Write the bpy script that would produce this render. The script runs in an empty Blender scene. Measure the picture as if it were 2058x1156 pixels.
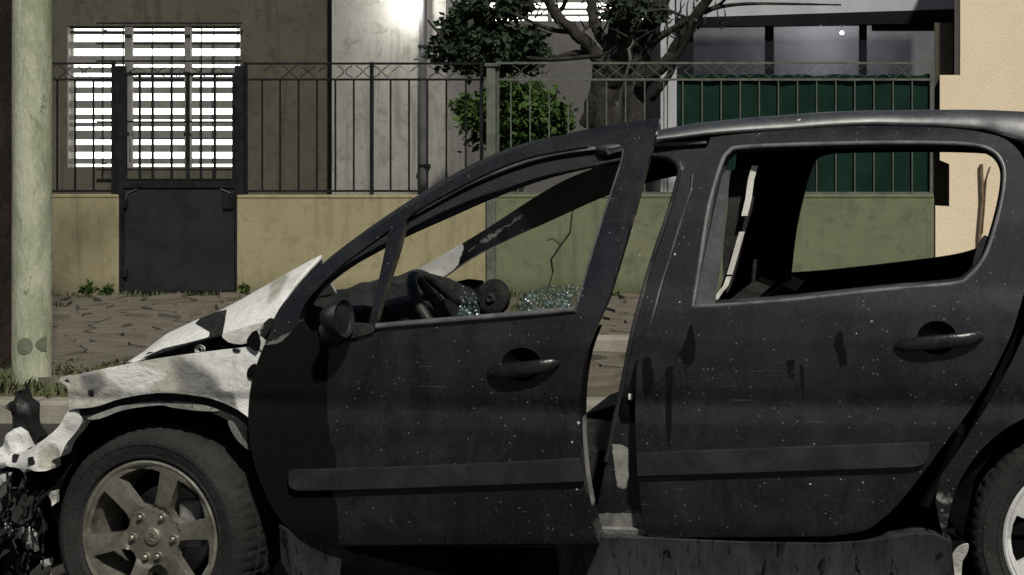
import bpy, bmesh, math, random
from mathutils import Vector, Matrix, noise as mnoise
random.seed(7)
R = math.radians
scene = bpy.context.scene
COL = scene.collection

# ------------------------------------------------------------------ camera
F, VX, VY, H = 3195.0, 1850.0, 310.0, 1.397      # focal length and vanishing point in photograph pixels, eye height
W_PX, H_PX = 2058.0, 1156.0
cam_d = bpy.data.cameras.new('camera'); cam = bpy.data.objects.new('camera', cam_d); COL.objects.link(cam)
cam.location = (0, 0, H); cam.rotation_euler = (R(90), 0, 0)
cam_d.sensor_width = 36; cam_d.lens = F / W_PX * 36
cam_d.shift_x = (W_PX / 2 - VX) / W_PX; cam_d.shift_y = -(H_PX / 2 - VY) / W_PX
cam_d.clip_start = 0.05; cam_d.clip_end = 500
scene.camera = cam

# ------------------------------------------------------------------ night sky, street light
SUN_EL, SUN_AZ = 48.0, 29.0                       # elevation; degrees to the right of straight behind the viewer
world = bpy.data.worlds.new('World'); scene.world = world; world.use_nodes = True
wn = world.node_tree.nodes; wl = world.node_tree.links
sky = wn.new('ShaderNodeTexSky'); sky.sky_type = 'NISHITA'; sky.sun_disc = False
sky.sun_elevation = R(SUN_EL); sky.sun_rotation = R(180 - SUN_AZ)
bg = wn['Background']; bg.inputs['Strength'].default_value = 0.028
wl.new(sky.outputs[0], bg.inputs['Color'])
sd = bpy.data.lights.new('street_light_sun', 'SUN'); sd.energy = 4.0; sd.angle = R(2.4); sd.color = (1.0, 0.96, 0.86)
sun = bpy.data.objects.new('street_light_sun', sd); COL.objects.link(sun)
sdir = Vector((math.sin(R(SUN_AZ)) * math.cos(R(SUN_EL)), -math.cos(R(SUN_AZ)) * math.cos(R(SUN_EL)), math.sin(R(SUN_EL))))
sun.rotation_euler = (-sdir).to_track_quat('-Z', 'Y').to_euler()
scene.view_settings.view_transform = 'Standard'; scene.view_settings.look = 'None'
scene.view_settings.exposure = 0.0; scene.view_settings.gamma = 1.0

# ------------------------------------------------------------------ helpers
def P(x, y, Y):                                   # photograph pixel at depth Y -> point
    return Vector(((x - VX) / F * Y, Y, H - (y - VY) / F * Y))
def G(x, Y, z=0.0):                               # pixel column at depth Y, height z
    return Vector(((x - VX) / F * Y, Y, z))

WT = {}                                           # world position of everything that may become a parent
def adopt(o, parent):
    o.parent = parent; o.matrix_parent_inverse = Matrix.Translation(-WT.get(parent.name, Vector((0, 0, 0)))); return o
def tag(o, label=None, cat=None, group=None, kind=None):
    if label: o['label'] = label
    if cat: o['category'] = cat
    if group: o['group'] = group
    if kind: o['kind'] = kind
    return o
def empty(name, loc, label=None, cat=None, group=None, parent=None):
    o = bpy.data.objects.new(name, None); COL.objects.link(o); o.location = loc; o.empty_display_size = .1
    WT[o.name] = Vector(loc)
    if parent: adopt(o, parent)
    return tag(o, label, cat, group)
def link_obj(name, me, mat=None, parent=None, loc=None):
    o = bpy.data.objects.new(name, me); COL.objects.link(o)
    if mat is not None and len(me.materials) == 0: me.materials.append(mat)
    if loc is not None: o.location = loc; WT[o.name] = Vector(loc)
    if parent is not None: adopt(o, parent)
    return o
def from_bm(name, bm, mat, parent=None, smooth=None, loc=None):
    bmesh.ops.recalc_face_normals(bm, faces=bm.faces)
    me = bpy.data.meshes.new(name); bm.to_mesh(me); bm.free()
    if smooth is not None:
        me.shade_smooth(); me.set_sharp_from_angle(angle=R(smooth))
    return link_obj(name, me, mat, parent, loc)
def from_data(name, vs, fs, mat, parent=None, smooth=None, loc=None, fix=True):
    me = bpy.data.meshes.new(name); me.from_pydata([tuple(v) for v in vs], [], fs); me.update()
    if fix:
        bm = bmesh.new(); bm.from_mesh(me); bmesh.ops.recalc_face_normals(bm, faces=bm.faces); bm.to_mesh(me); bm.free()
    if smooth is not None:
        me.shade_smooth(); me.set_sharp_from_angle(angle=R(smooth))
    return link_obj(name, me, mat, parent, loc)
def bevel(o, w=0.004, seg=2, ang=35):
    m = o.modifiers.new('bevel', 'BEVEL'); m.width = w; m.segments = seg; m.limit_method = 'ANGLE'; m.angle_limit = R(ang)
    return o
def bm_box(bm, a, b):
    x0, y0, z0 = min(a[0], b[0]), min(a[1], b[1]), min(a[2], b[2]); x1, y1, z1 = max(a[0], b[0]), max(a[1], b[1]), max(a[2], b[2])
    v = [bm.verts.new(p) for p in ((x0,y0,z0),(x1,y0,z0),(x1,y1,z0),(x0,y1,z0),(x0,y0,z1),(x1,y0,z1),(x1,y1,z1),(x0,y1,z1))]
    for f in ((0,3,2,1),(4,5,6,7),(0,1,5,4),(1,2,6,5),(2,3,7,6),(3,0,4,7)): bm.faces.new([v[i] for i in f])
def box(name, a, b, mat, parent=None, bev=0.0):
    bm = bmesh.new(); bm_box(bm, a, b); o = from_bm(name, bm, mat, parent)
    if bev: bevel(o, bev)
    return o
def pbox(name, x0, y0, x1, y1, Y, depth, mat, parent=None, bev=0.0):      # front face at depth Y
    a, b = P(x0, y0, Y), P(x1, y1, Y); return box(name, a, (b[0], Y + depth, b[2]), mat, parent, bev)
def bm_tube(bm, pts, rad, n=8, cap=True, jit=0.0):
    pts = [Vector(p) for p in pts]; rings = []
    if not hasattr(rad, '__len__'): rad = [rad] * len(pts)
    up = None
    for i, p in enumerate(pts):
        d = (pts[min(i + 1, len(pts) - 1)] - pts[max(i - 1, 0)])
        d = d.normalized() if d.length > 1e-9 else Vector((0, 0, 1))
        if up is None: up = Vector((1, 0, 0)) if abs(d.x) < .8 else Vector((0, 1, 0))
        a = d.cross(up).normalized(); b = d.cross(a).normalized(); up = a.cross(d).normalized()
        ring = []
        for k in range(n):
            t = 2 * math.pi * k / n; rr = rad[i] * (1 + (random.uniform(-jit, jit) if jit else 0))
            ring.append(bm.verts.new(p + a * math.cos(t) * rr + b * math.sin(t) * rr))
        rings.append(ring)
    for i in range(len(rings) - 1):
        for k in range(n): bm.faces.new((rings[i][k], rings[i][(k + 1) % n], rings[i + 1][(k + 1) % n], rings[i + 1][k]))
    if cap:
        bm.faces.new(rings[0][::-1]); bm.faces.new(rings[-1])
def tube(name, pts, rad, mat, parent=None, n=8, jit=0.0):
    bm = bmesh.new(); bm_tube(bm, pts, rad, n, True, jit); return from_bm(name, bm, mat, parent, smooth=60)
def spline(pts, sub=5, closed=True):              # Catmull-Rom through the points; (x, y, 1) is a sharp corner
    n = len(pts); out = []
    q = [(p[0], p[1]) for p in pts]; cor = [len(p) > 2 for p in pts]
    rng = range(n if closed else n - 1)
    for i in rng:
        j = (i + 1) % n
        p1, p2 = q[i], q[j]
        p0 = p1 if cor[i] or (not closed and i == 0) else q[i - 1]
        p3 = p2 if cor[j] or (not closed and j == n - 1) else q[(j + 1) % n]
        for k in range(sub):
            t = k / sub; t2 = t * t; t3 = t2 * t
            out.append(tuple(.5 * (2 * p1[c] + (p2[c] - p0[c]) * t + (2 * p0[c] - 5 * p1[c] + 4 * p2[c] - p3[c]) * t2 + (3 * p1[c] - p0[c] - 3 * p2[c] + p3[c]) * t3) for c in (0, 1)))
    if not closed: out.append(q[-1])
    return out
def inpoly(x, y, poly):
    c = False; j = len(poly) - 1
    for i in range(len(poly)):
        if (poly[i][1] > y) != (poly[j][1] > y) and x < (poly[j][0] - poly[i][0]) * (y - poly[i][1]) / (poly[j][1] - poly[i][1]) + poly[i][0]: c = not c
        j = i
    return c
def sdist(x, y, poly):
    best = 1e9; j = len(poly) - 1
    for i in range(len(poly)):
        ax, ay = poly[j][:2]; bx, by = poly[i][:2]; dx, dy = bx - ax, by - ay
        t = max(0, min(1, ((x - ax) * dx + (y - ay) * dy) / (dx * dx + dy * dy + 1e-9)))
        d = (x - ax - t * dx) ** 2 + (y - ay - t * dy) ** 2
        best = min(best, d); j = i
    best = math.sqrt(best); return best if inpoly(x, y, poly) else -best
def panel(name, outer, holes, fn, cell, thick, mat, parent=None, masks=None, soft=14.0, bev=0.004, smooth=40, dirv=None):
    """flat outline with holes, cut into a grid, laid onto a curved surface fn(x, y) and given thickness"""
    bm = bmesh.new(); edges = []
    for loop in [outer] + list(holes):
        vs = []
        for p in loop:
            if not vs or (Vector((p[0], p[1], 0)) - vs[-1].co).length > 1e-6: vs.append(bm.verts.new((p[0], p[1], 0)))
        if (vs[0].co - vs[-1].co).length < 1e-6: bm.verts.remove(vs.pop())
        for i in range(len(vs)): edges.append(bm.edges.new((vs[i], vs[(i + 1) % len(vs)])))
    bmesh.ops.triangle_fill(bm, use_beauty=True, use_dissolve=False, edges=edges)
    xs = [p[0] for p in outer]; ys = [p[1] for p in outer]
    for ax, lo, hi in ((0, min(xs), max(xs)), (1, min(ys), max(ys))):
        v = lo + cell * .5
        while v < hi:
            co = Vector((v, 0, 0)) if ax == 0 else Vector((0, v, 0)); no = Vector((1, 0, 0)) if ax == 0 else Vector((0, 1, 0))
            bmesh.ops.bisect_plane(bm, geom=list(bm.verts) + list(bm.edges) + list(bm.faces), dist=1e-5, plane_co=co, plane_no=no)
            v += cell
    bmesh.ops.remove_doubles(bm, verts=list(bm.verts), dist=min(cell * .02, .3))
    lay = bm.verts.layers.float_color.new('mask')
    def sm(v): return max(0.0, min(1.0, v))
    src = list(bm.verts); bound = [e for e in bm.edges if e.is_boundary]; faces = list(bm.faces)
    dv = Vector(dirv) if dirv else Vector((0, 1, 0))
    back = {}
    for v in src:
        x, y = v.co.x, v.co.y; c = [0, 0, 0, 1]
        if masks:
            for ch, poly, *amt in masks:
                if callable(poly): val = poly(x, y)
                else: val = sm(.5 + sdist(x, y, poly) / (2 * soft)) * (amt[0] if amt else 1)
                c[ch] = max(c[ch], val)
        v[lay] = c; v.co = fn(x, y)
        if thick:
            w = bm.verts.new(v.co + dv * thick); w[lay] = c; back[v] = w
    if thick:
        for f in faces: bm.faces.new([back[v] for v in f.verts][::-1])
        for e in bound:
            a, b = e.verts; bm.faces.new((a, b, back[b], back[a]))
    o = from_bm(name, bm, mat, parent, smooth=smooth)
    if bev: bevel(o, bev)
    return o
def lathe(bm, prof, n, c, ax, up, mod=None, closed=False):
    """prof: (radius, distance along ax) pairs"""
    ax = Vector(ax).normalized(); a = Vector(up).normalized(); b = ax.cross(a); rings = []
    for (r, w) in prof:
        ring = []
        for k in range(n):
            t = 2 * math.pi * k / n; rr = mod(r, w, k) if mod else r
            ring.append(bm.verts.new(Vector(c) + ax * w + (a * math.cos(t) + b * math.sin(t)) * rr))
        rings.append(ring)
    m = len(rings)
    for i in range(m if closed else m - 1):
        for k in range(n):
            bm.faces.new((rings[i][k], rings[i][(k + 1) % n], rings[(i + 1) % m][(k + 1) % n], rings[(i + 1) % m][k]))
    return rings

# ------------------------------------------------------------------ materials
def new_mat(name):
    m = bpy.data.materials.new(name); m.use_nodes = True; nt = m.node_tree
    return m, nt, nt.nodes['Principled BSDF']
def node(nt, t, **kw):
    n = nt.nodes.new(t)
    for k, v in kw.items():
        if k in n.inputs: n.inputs[k].default_value = v
        else: setattr(n, k, v)
    return n
def mixc(nt, fac, a, b):
    m = nt.nodes.new('ShaderNodeMix'); m.data_type = 'RGBA'
    for s, v in ((m.inputs[0], fac), (m.inputs[6], a), (m.inputs[7], b)):
        if isinstance(v, bpy.types.NodeSocket): nt.links.new(v, s)
        elif isinstance(v, (int, float)): s.default_value = v
        else: s.default_value = (*v, 1)
    return m.outputs[2]
def mixf(nt, fac, a, b):
    m = nt.nodes.new('ShaderNodeMix'); m.data_type = 'FLOAT'
    for s, v in ((m.inputs[0], fac), (m.inputs[2], a), (m.inputs[3], b)):
        if isinstance(v, bpy.types.NodeSocket): nt.links.new(v, s)
        else: s.default_value = v
    return m.outputs[0]
def math_n(nt, op, a, b=None, c=None, clamp=False):
    m = nt.nodes.new('ShaderNodeMath'); m.operation = op; m.use_clamp = clamp
    for s, v in zip(m.inputs, (a, b, c)):
        if v is None: continue
        if isinstance(v, bpy.types.NodeSocket): nt.links.new(v, s)
        else: s.default_value = v
    return m.outputs[0]
def coords(nt, scale=(1, 1, 1)):
    t = nt.nodes.new('ShaderNodeTexCoord'); mp = nt.nodes.new('ShaderNodeMapping'); mp.inputs['Scale'].default_value = scale
    nt.links.new(t.outputs['Object'], mp.inputs[0]); return mp.outputs[0]
def fbm(nt, co, scale, detail=6, rough=.6, dist=0.0):
    n = node(nt, 'ShaderNodeTexNoise', Scale=scale, Detail=detail, Roughness=rough, Distortion=dist)
    nt.links.new(co, n.inputs['Vector']); return n.outputs['Fac']
def step(nt, v, lo, hi):
    m = nt.nodes.new('ShaderNodeMapRange'); m.interpolation_type = 'SMOOTHSTEP'
    nt.links.new(v, m.inputs[0]); m.inputs[1].default_value = lo; m.inputs[2].default_value = hi; return m.outputs[0]
def bump(nt, b, h, strength, dist=.01):
    n = node(nt, 'ShaderNodeBump', Strength=strength, Distance=dist); nt.links.new(h, n.inputs['Height'])
    nt.links.new(n.outputs[0], b.inputs['Normal'])
def mottled(name, c1, c2, scale=4, rough=.85, bumps=.3, fine=40, c3=None, spot=0.0, metal=0.0, stretch=(1, 1, 1), spec=.3, lo=.35, hi=.65, bd=.01):
    m, nt, b = new_mat(name); co = coords(nt, stretch)
    n1 = fbm(nt, co, scale, 8, .65, .4); n2 = fbm(nt, co, fine, 5, .7)
    col = mixc(nt, step(nt, n1, lo, hi), c1, c2)
    if c3 is not None:
        n3 = fbm(nt, co, scale * 2.7, 6, .7, 1.0); col = mixc(nt, step(nt, n3, .62 - spot, .70 - spot), col, c3)
    grain = node(nt, 'ShaderNodeHueSaturation'); nt.links.new(col, grain.inputs['Color'])
    nt.links.new(mixf(nt, n2, .72, 1.28), grain.inputs['Value'])
    nt.links.new(grain.outputs[0], b.inputs['Base Color'])
    nt.links.new(mixf(nt, n2, rough - .12, min(1, rough + .12)), b.inputs['Roughness'])
    b.inputs['Metallic'].default_value = metal; b.inputs['Specular IOR Level'].default_value = spec
    if bumps: bump(nt, b, n2, bumps, bd)
    return m
def emit(name, col, s):
    m, nt, b = new_mat(name); co = coords(nt); n = fbm(nt, co, 1.6, 2, .5)
    b.inputs['Base Color'].default_value = (.6, .6, .58, 1); b.inputs['Emission Color'].default_value = (*col, 1)
    nt.links.new(mixf(nt, n, s * .55, s * 1.5), b.inputs['Emission Strength']); return m

def scorched(name, base=(.0028, .0030, .0038), dust=(.020, .0208, .0238), coat=1.0, cr=(.07, .24), dust2=(.034, .035, .039), cior=1.5):
    """black car paint; mask R = burnt to pale ash, G = matt black (soot, runs, dark areas), B = grey heat-stained metal"""
    m, nt, b = new_mat(name); co = coords(nt); L = nt.links
    at = nt.nodes.new('ShaderNodeAttribute'); at.attribute_name = 'mask'
    sp = nt.nodes.new('ShaderNodeSeparateColor'); L.new(at.outputs['Color'], sp.inputs[0])
    big = fbm(nt, co, 2.2, 7, .62, .6); mid = fbm(nt, co, 9, 7, .65, .5); fine = fbm(nt, co, 60, 5, .7); gr = fbm(nt, co, 220, 3, .7)
    # paint with a film of dust
    d = math_n(nt, 'MULTIPLY', step(nt, math_n(nt, 'ADD', math_n(nt, 'MULTIPLY', big, .7), math_n(nt, 'MULTIPLY', mid, .3)), .34, .66), mixf(nt, gr, .35, 1.0))
    col = mixc(nt, d, base, dust)
    sm_n = fbm(nt, coords(nt, (1, 1, .7)), 5.5, 8, .68, 1.6)
    col = mixc(nt, math_n(nt, 'MULTIPLY', step(nt, sm_n, .56, .40), .75), col, tuple(v * .8 for v in base))
    # runs of grime down the panel and irregular flecks of ash
    st = fbm(nt, coords(nt, (3, 3, .45)), 2.6, 7, .62, .9)
    col = mixc(nt, math_n(nt, 'MULTIPLY', step(nt, st, .52, .80), .45), col, dust2)
    col = mixc(nt, math_n(nt, 'MULTIPLY', step(nt, st, .48, .28), .5), col, tuple(v * .5 for v in base))
    wob = node(nt, 'ShaderNodeTexNoise', Scale=55.0, Detail=3.0); L.new(co, wob.inputs['Vector'])
    vm = nt.nodes.new('ShaderNodeVectorMath'); vm.operation = 'MULTIPLY_ADD'; L.new(wob.outputs['Color'], vm.inputs[0]); vm.inputs[1].default_value = (.022, .022, .022); L.new(co, vm.inputs[2])
    vo = node(nt, 'ShaderNodeTexVoronoi', Scale=24.0, Randomness=1.0); L.new(vm.outputs[0], vo.inputs['Vector'])
    sc1 = nt.nodes.new('ShaderNodeSeparateColor'); L.new(vo.outputs['Color'], sc1.inputs[0])
    thr = math_n(nt, 'MULTIPLY', math_n(nt, 'MULTIPLY', step(nt, mid, .42, .72), math_n(nt, 'POWER', sc1.outputs[1], 2.2)), .20)
    speck = math_n(nt, 'LESS_THAN', vo.outputs['Distance'], thr)
    vo2 = node(nt, 'ShaderNodeTexVoronoi', Scale=75.0, Randomness=1.0); L.new(co, vo2.inputs['Vector'])
    sc2 = nt.nodes.new('ShaderNodeSeparateColor'); L.new(vo2.outputs['Color'], sc2.inputs[0])
    speck2 = math_n(nt, 'MULTIPLY', math_n(nt, 'LESS_THAN', vo2.outputs['Distance'], .2), math_n(nt, 'GREATER_THAN', sc2.outputs[0], .90))
    col = mixc(nt, math_n(nt, 'MULTIPLY', speck2, .55), col, (.16, .16, .165))
    col = mixc(nt, math_n(nt, 'MULTIPLY', step(nt, gr, .50, .72), mixf(nt, step(nt, mid, .3, .7), .25, .8)), col, tuple(v * 1.9 for v in dust))
    rot = nt.nodes.new('ShaderNodeMapping'); L.new(co, rot.inputs[0]); rot.inputs['Rotation'].default_value = (0, R(28), 0); rot.inputs['Scale'].default_value = (5, 5, 160)
    scr = fbm(nt, rot.outputs[0], 1.0, 2, .5, .25); scm = fbm(nt, co, 4.5, 3, .5)
    col = mixc(nt, math_n(nt, 'MULTIPLY', math_n(nt, 'MULTIPLY', step(nt, scr, .68, .74), step(nt, scm, .55, .66)), .6), col, (.11, .11, .115))
    # edge noise shared by the three burns
    e = math_n(nt, 'MULTIPLY', math_n(nt, 'SUBTRACT', mid, .5), .9)
    ef = math_n(nt, 'ADD', e, math_n(nt, 'MULTIPLY', math_n(nt, 'SUBTRACT', fine, .5), .25))
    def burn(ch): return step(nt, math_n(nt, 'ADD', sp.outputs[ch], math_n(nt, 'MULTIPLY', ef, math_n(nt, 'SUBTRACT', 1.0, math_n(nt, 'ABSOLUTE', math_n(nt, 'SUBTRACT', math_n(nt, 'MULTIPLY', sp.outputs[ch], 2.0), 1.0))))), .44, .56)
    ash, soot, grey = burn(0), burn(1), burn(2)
    col = mixc(nt, math_n(nt, 'MULTIPLY', speck, math_n(nt, 'SUBTRACT', 1.0, soot)), col, (.42, .42, .42))
    ashc = mixc(nt, step(nt, mid, .36, .68), (.66, .66, .63), (.40, .40, .365))
    ashc = mixc(nt, step(nt, fine, .60, .72), ashc, (.20, .195, .185))
    ashc = mixc(nt, step(nt, big, .60, .63), ashc, (.30, .30, .285))
    greyc = mixc(nt, step(nt, mid, .35, .65), (.085, .085, .085), (.23, .225, .21))
    col = mixc(nt, grey, col, greyc)
    col = mixc(nt, ash, col, ashc)
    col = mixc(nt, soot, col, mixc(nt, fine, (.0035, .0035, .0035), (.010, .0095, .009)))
    L.new(col, b.inputs['Base Color'])
    un = math_n(nt, 'SUBTRACT', 1.0, math_n(nt, 'MAXIMUM', math_n(nt, 'MAXIMUM', ash, soot), grey))
    L.new(math_n(nt, 'MULTIPLY', un, mixf(nt, step(nt, mid, .35, .7), coat, coat * .6)), b.inputs['Coat Weight'])
    L.new(mixf(nt, fine, *cr), b.inputs['Coat Roughness']); b.inputs['Coat IOR'].default_value = cior
    L.new(mixf(nt, un, .88, .55), b.inputs['Roughness'])
    L.new(mixf(nt, soot, .22, .04), b.inputs['Specular IOR Level'])
    hgt = math_n(nt, 'ADD', math_n(nt, 'MULTIPLY', mid, .6), math_n(nt, 'MULTIPLY', fine, .25))
    hgt = math_n(nt, 'ADD', math_n(nt, 'ADD', hgt, math_n(nt, 'MULTIPLY', big, 3.0)), math_n(nt, 'MULTIPLY', speck, .25))
    bump(nt, b, hgt, .22, .006)
    return m

PAINT = scorched('scorched_black_paint')
CHAR = mottled('charred_plastic', (.006, .006, .006), (.020, .020, .019), 9, .75, .7, 70, (.05, .05, .048), -.06)
DARKTRIM = mottled('scuffed_black_trim', (.014, .014, .015), (.027, .027, .029), 6, .5, .2, 90, (.055, .055, .055), -.08)
SEAL_AND_GLINT = mottled('grey_seal_and_glint', (.05, .05, .053), (.13, .13, .135), 7, .38, .15, 60, spec=.6)  # window seals and trim, also the pale tubes modelled as highlights
SOOTBLACK = mottled('soot_black', (.002, .002, .002), (.006, .006, .0055), 8, .95, .4, 60, spec=.05)
ASH = mottled('burnt_white_metal', (.62, .62, .59), (.36, .355, .33), 7, .85, .5, 50, (.10, .098, .09), -.02)
GREYMETAL = mottled('heat_grey_metal', (.10, .10, .098), (.26, .255, .24), 10, .7, .5, 60, (.02, .02, .02), 0)
SILLMAT = mottled('grey_stained_sill', (.024, .025, .0265), (.050, .052, .055), 7, .36, .3, 60, (.004, .004, .004), .06, stretch=(1.8, 1, .35))
RUBBER = mottled('dusty_tyre_rubber', (.011, .011, .0105), (.025, .0245, .024), 5, .75, .5, 90, (.062, .060, .056), -.02)
BRONZE = mottled('burnt_bronze_alloy', (.15, .142, .115), (.34, .325, .27), 6, .34, .25, 60, (.06, .056, .048), -.05, metal=.6, spec=.5)
SILVER = mottled('bright_alloy', (.55, .55, .54), (.68, .68, .67), 6, .4, .1, 60, metal=.2)
GLASS_SH, _nt, _b = new_mat('green_safety_glass')
_b.inputs['Base Color'].default_value = (.10, .19, .17, 1); _b.inputs['Roughness'].default_value = .15; 
_co = coords(_nt); _n = fbm(_nt, _co, 30, 4, .7); _v = node(_nt, 'ShaderNodeTexVoronoi', Scale=90.0); _nt.links.new(_co, _v.inputs['Vector']); bump(_nt, _b, _v.outputs['Distance'], .8, .01)
_nt.links.new(mixf(_nt, step(_nt, _n, .42, .62), .22, .80), _b.inputs['Alpha'])
_nt.links.new(mixc(_nt, step(_nt, _n, .50, .70), (.03, .055, .05), (.17, .23, .215)), _b.inputs['Base Color'])
BELT = mottled('pale_seat_belt', (.55, .54, .50), (.35, .34, .31), 12, .8, .2, 90)

def plaster(name, c1, c2, stain, damp, fleck):
    """painted render: blotches, runs below the coping, rising damp with a ragged edge, pale flecks"""
    m, nt, b = new_mat(name); co = coords(nt); L = nt.links
    big = fbm(nt, co, 1.3, 7, .6, .5); mid = fbm(nt, co, 7, 6, .65, .6); fine = fbm(nt, co, 60, 5, .7); run = fbm(nt, coords(nt, (4, 4, .35)), 2.2, 6, .65, .4)
    col = mixc(nt, step(nt, big, .32, .68), c1, c2)
    col = mixc(nt, math_n(nt, 'MULTIPLY', step(nt, mid, .50, .68), .75), col, stain)
    col = mixc(nt, math_n(nt, 'MULTIPLY', step(nt, run, .52, .68), .75), col, stain)
    sx = nt.nodes.new('ShaderNodeSeparateXYZ'); L.new(co, sx.inputs[0])
    lvl = math_n(nt, 'ADD', sx.outputs['Z'], math_n(nt, 'MULTIPLY', math_n(nt, 'SUBTRACT', mid, .5), .35))
    col = mixc(nt, math_n(nt, 'MULTIPLY', step(nt, lvl, .30, .12), .75), col, damp)
    vo = node(nt, 'ShaderNodeTexVoronoi', Scale=16.0); vd = nt.nodes.new('ShaderNodeVectorMath'); vd.operation = 'MULTIPLY_ADD'
    w = node(nt, 'ShaderNodeTexNoise', Scale=14.0, Detail=4.0); L.new(co, w.inputs['Vector']); L.new(w.outputs['Color'], vd.inputs[0]); vd.inputs[1].default_value = (.12, .12, .12); L.new(co, vd.inputs[2]); L.new(vd.outputs[0], vo.inputs['Vector'])
    col = mixc(nt, math_n(nt, 'MULTIPLY', math_n(nt, 'LESS_THAN', vo.outputs['Distance'], math_n(nt, 'MULTIPLY', step(nt, big, .50, .70), .20)), .7), col, fleck)
    hs = nt.nodes.new('ShaderNodeHueSaturation'); L.new(col, hs.inputs['Color']); L.new(mixf(nt, fine, .80, 1.20), hs.inputs['Value'])
    L.new(hs.outputs[0], b.inputs['Base Color']); b.inputs['Roughness'].default_value = .93; b.inputs['Specular IOR Level'].default_value = .15
    bump(nt, b, math_n(nt, 'ADD', fine, mid), .5, .008); return m
WALL_BEIGE = plaster('beige_render', (.310, .272, .168), (.275, .240, .146), (.215, .187, .115), (.165, .146, .092), (.37, .33, .22))
WALL_GREEN = plaster('mossy_green_render', (.130, .145, .088), (.165, .172, .108), (.100, .112, .068), (.075, .090, .045), (.34, .36, .30))
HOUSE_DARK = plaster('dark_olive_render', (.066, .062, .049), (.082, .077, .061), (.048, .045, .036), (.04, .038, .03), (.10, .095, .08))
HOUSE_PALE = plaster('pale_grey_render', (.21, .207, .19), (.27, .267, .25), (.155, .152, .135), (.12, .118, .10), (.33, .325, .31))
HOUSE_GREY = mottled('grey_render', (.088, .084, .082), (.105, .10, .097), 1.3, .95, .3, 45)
WHITE_TRIM = mottled('white_grey_paint', (.36, .37, .40), (.43, .44, .47), 2, .8, .2, 50)
SALMON = mottled('salmon_render', (.74, .62, .46), (.70, .58, .425), 1.4, .93, .4, 60, (.64, .53, .385), -.08)
POLEM = mottled('flaking_pale_green_paint', (.26, .285, .19), (.39, .405, .30), 4.0, .7, .8, 45, (.17, .185, .12), .05, stretch=(1, 1, .35), lo=.43, hi=.57)
IRON = mottled('black_iron', (.008, .008, .0085), (.018, .018, .020), 8, .7, .3, 80, spec=.1)
IRON_GREY = mottled('pale_grey_iron', (.075, .085, .070), (.125, .135, .115), 8, .7, .3, 80, spec=.1)
SHEET = mottled('dark_sheet_metal', (.015, .015, .017), (.023, .023, .026), 3, .6, .3, 70, (.034, .030, .028), -.03, spec=.15)
SLAT = mottled('dark_shutter_slat', (.12, .118, .112), (.16, .157, .148), 6, .7, .2, 60)
FRAME_DK = mottled('dark_window_frame', (.007, .008, .011), (.011, .012, .015), 4, .6, .1, 60, spec=.08)
GREENCLOTH = mottled('dark_green_screen_cloth', (.005, .018, .013), (.008, .027, .020), 3, .9, .3, 60, (.016, .042, .033), -.05, spec=.1)
BARK = mottled('dark_bark', (.018, .016, .013), (.046, .042, .036), 7, .95, 1.0, 40, (.10, .092, .078), -.04, stretch=(1, 1, .4), bd=.03)
BARK_BROWN = mottled('brown_black_bark', (.010, .006, .005), (.026, .015, .011), 7, .95, 1.0, 40, stretch=(1, 1, .4), bd=.03)
LEAF = mottled('bush_leaf', (.018, .044, .006), (.040, .078, .011), 3, .7, .2, 30, (.09, .13, .02), -.04)
LEAF_DK = mottled('dark_leaf', (.009, .019, .008), (.018, .034, .013), 3, .7, .2, 30)
GRASSM = mottled('grass_blade', (.038, .048, .016), (.075, .085, .034), 5, .8, .0, 30)
STONE = mottled('broken_paving_stone', (.100, .085, .066), (.145, .126, .100), 2.5, .92, .7, 40, (.065, .058, .038), .0)
SOIL = mottled('soil_and_moss', (.078, .067, .046), (.105, .094, .062), 5, .98, .8, 50, (.035, .050, .016), .02)
KERBM = mottled('kerb_concrete', (.20, .185, .150), (.27, .25, .21), 3, .92, .5, 60, (.12, .115, .09), -.02)
ASPH = mottled('asphalt', (.032, .029, .025), (.048, .043, .037), 3, .93, .8, 120)
LIGHTM = emit('lit_room', (1.0, .985, .95), 5.0)
LAMPM = emit('lamp_glow', (1.0, .98, .92), 30.0)
GLASSM, _nt, _b = new_mat('dark_window_glass')
_b.inputs['Base Color'].default_value = (.02, .023, .027, 1); _b.inputs['Roughness'].default_value = .12; _b.inputs['Alpha'].default_value = .45
_n = fbm(_nt, coords(_nt), 2.5, 6, .6, .6); _nt.links.new(mixc(_nt, step(_nt, _n, .45, .75), (.012, .014, .017), (.045, .047, .052)), _b.inputs['Base Color'])
ROOMM = mottled('veranda_inner_wall', (.26, .26, .28), (.38, .38, .40), .8, .9, .1, 30)

# ------------------------------------------------------------------ ground
PAVE_Z, YK, YW = 0.117, 8.25, 14.6
road = from_data('road', [(-60, -40, 0), (60, -40, 0), (60, YK, 0), (-60, YK, 0)], [(0, 1, 2, 3)], ASPH); tag(road, kind='structure')
pav = from_data('pavement', [(-60, YK + .16, PAVE_Z - .018), (60, YK + .16, PAVE_Z - .018), (60, 60, PAVE_Z - .018), (-60, 60, PAVE_Z - .018)], [(0, 1, 2, 3)], SOIL); tag(pav, kind='structure')
kerb = empty('kerb', (0, YK, 0)); tag(kerb, kind='structure')
for k in range(16):
    x0 = -9.6 + k * 1.0
    box('kerbstone', (x0 + .008, YK + random.uniform(-.006, .006), -.05), (x0 + .992, YK + .158, PAVE_Z + random.uniform(-.004, .006)), KERBM, kerb, .02)

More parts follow.
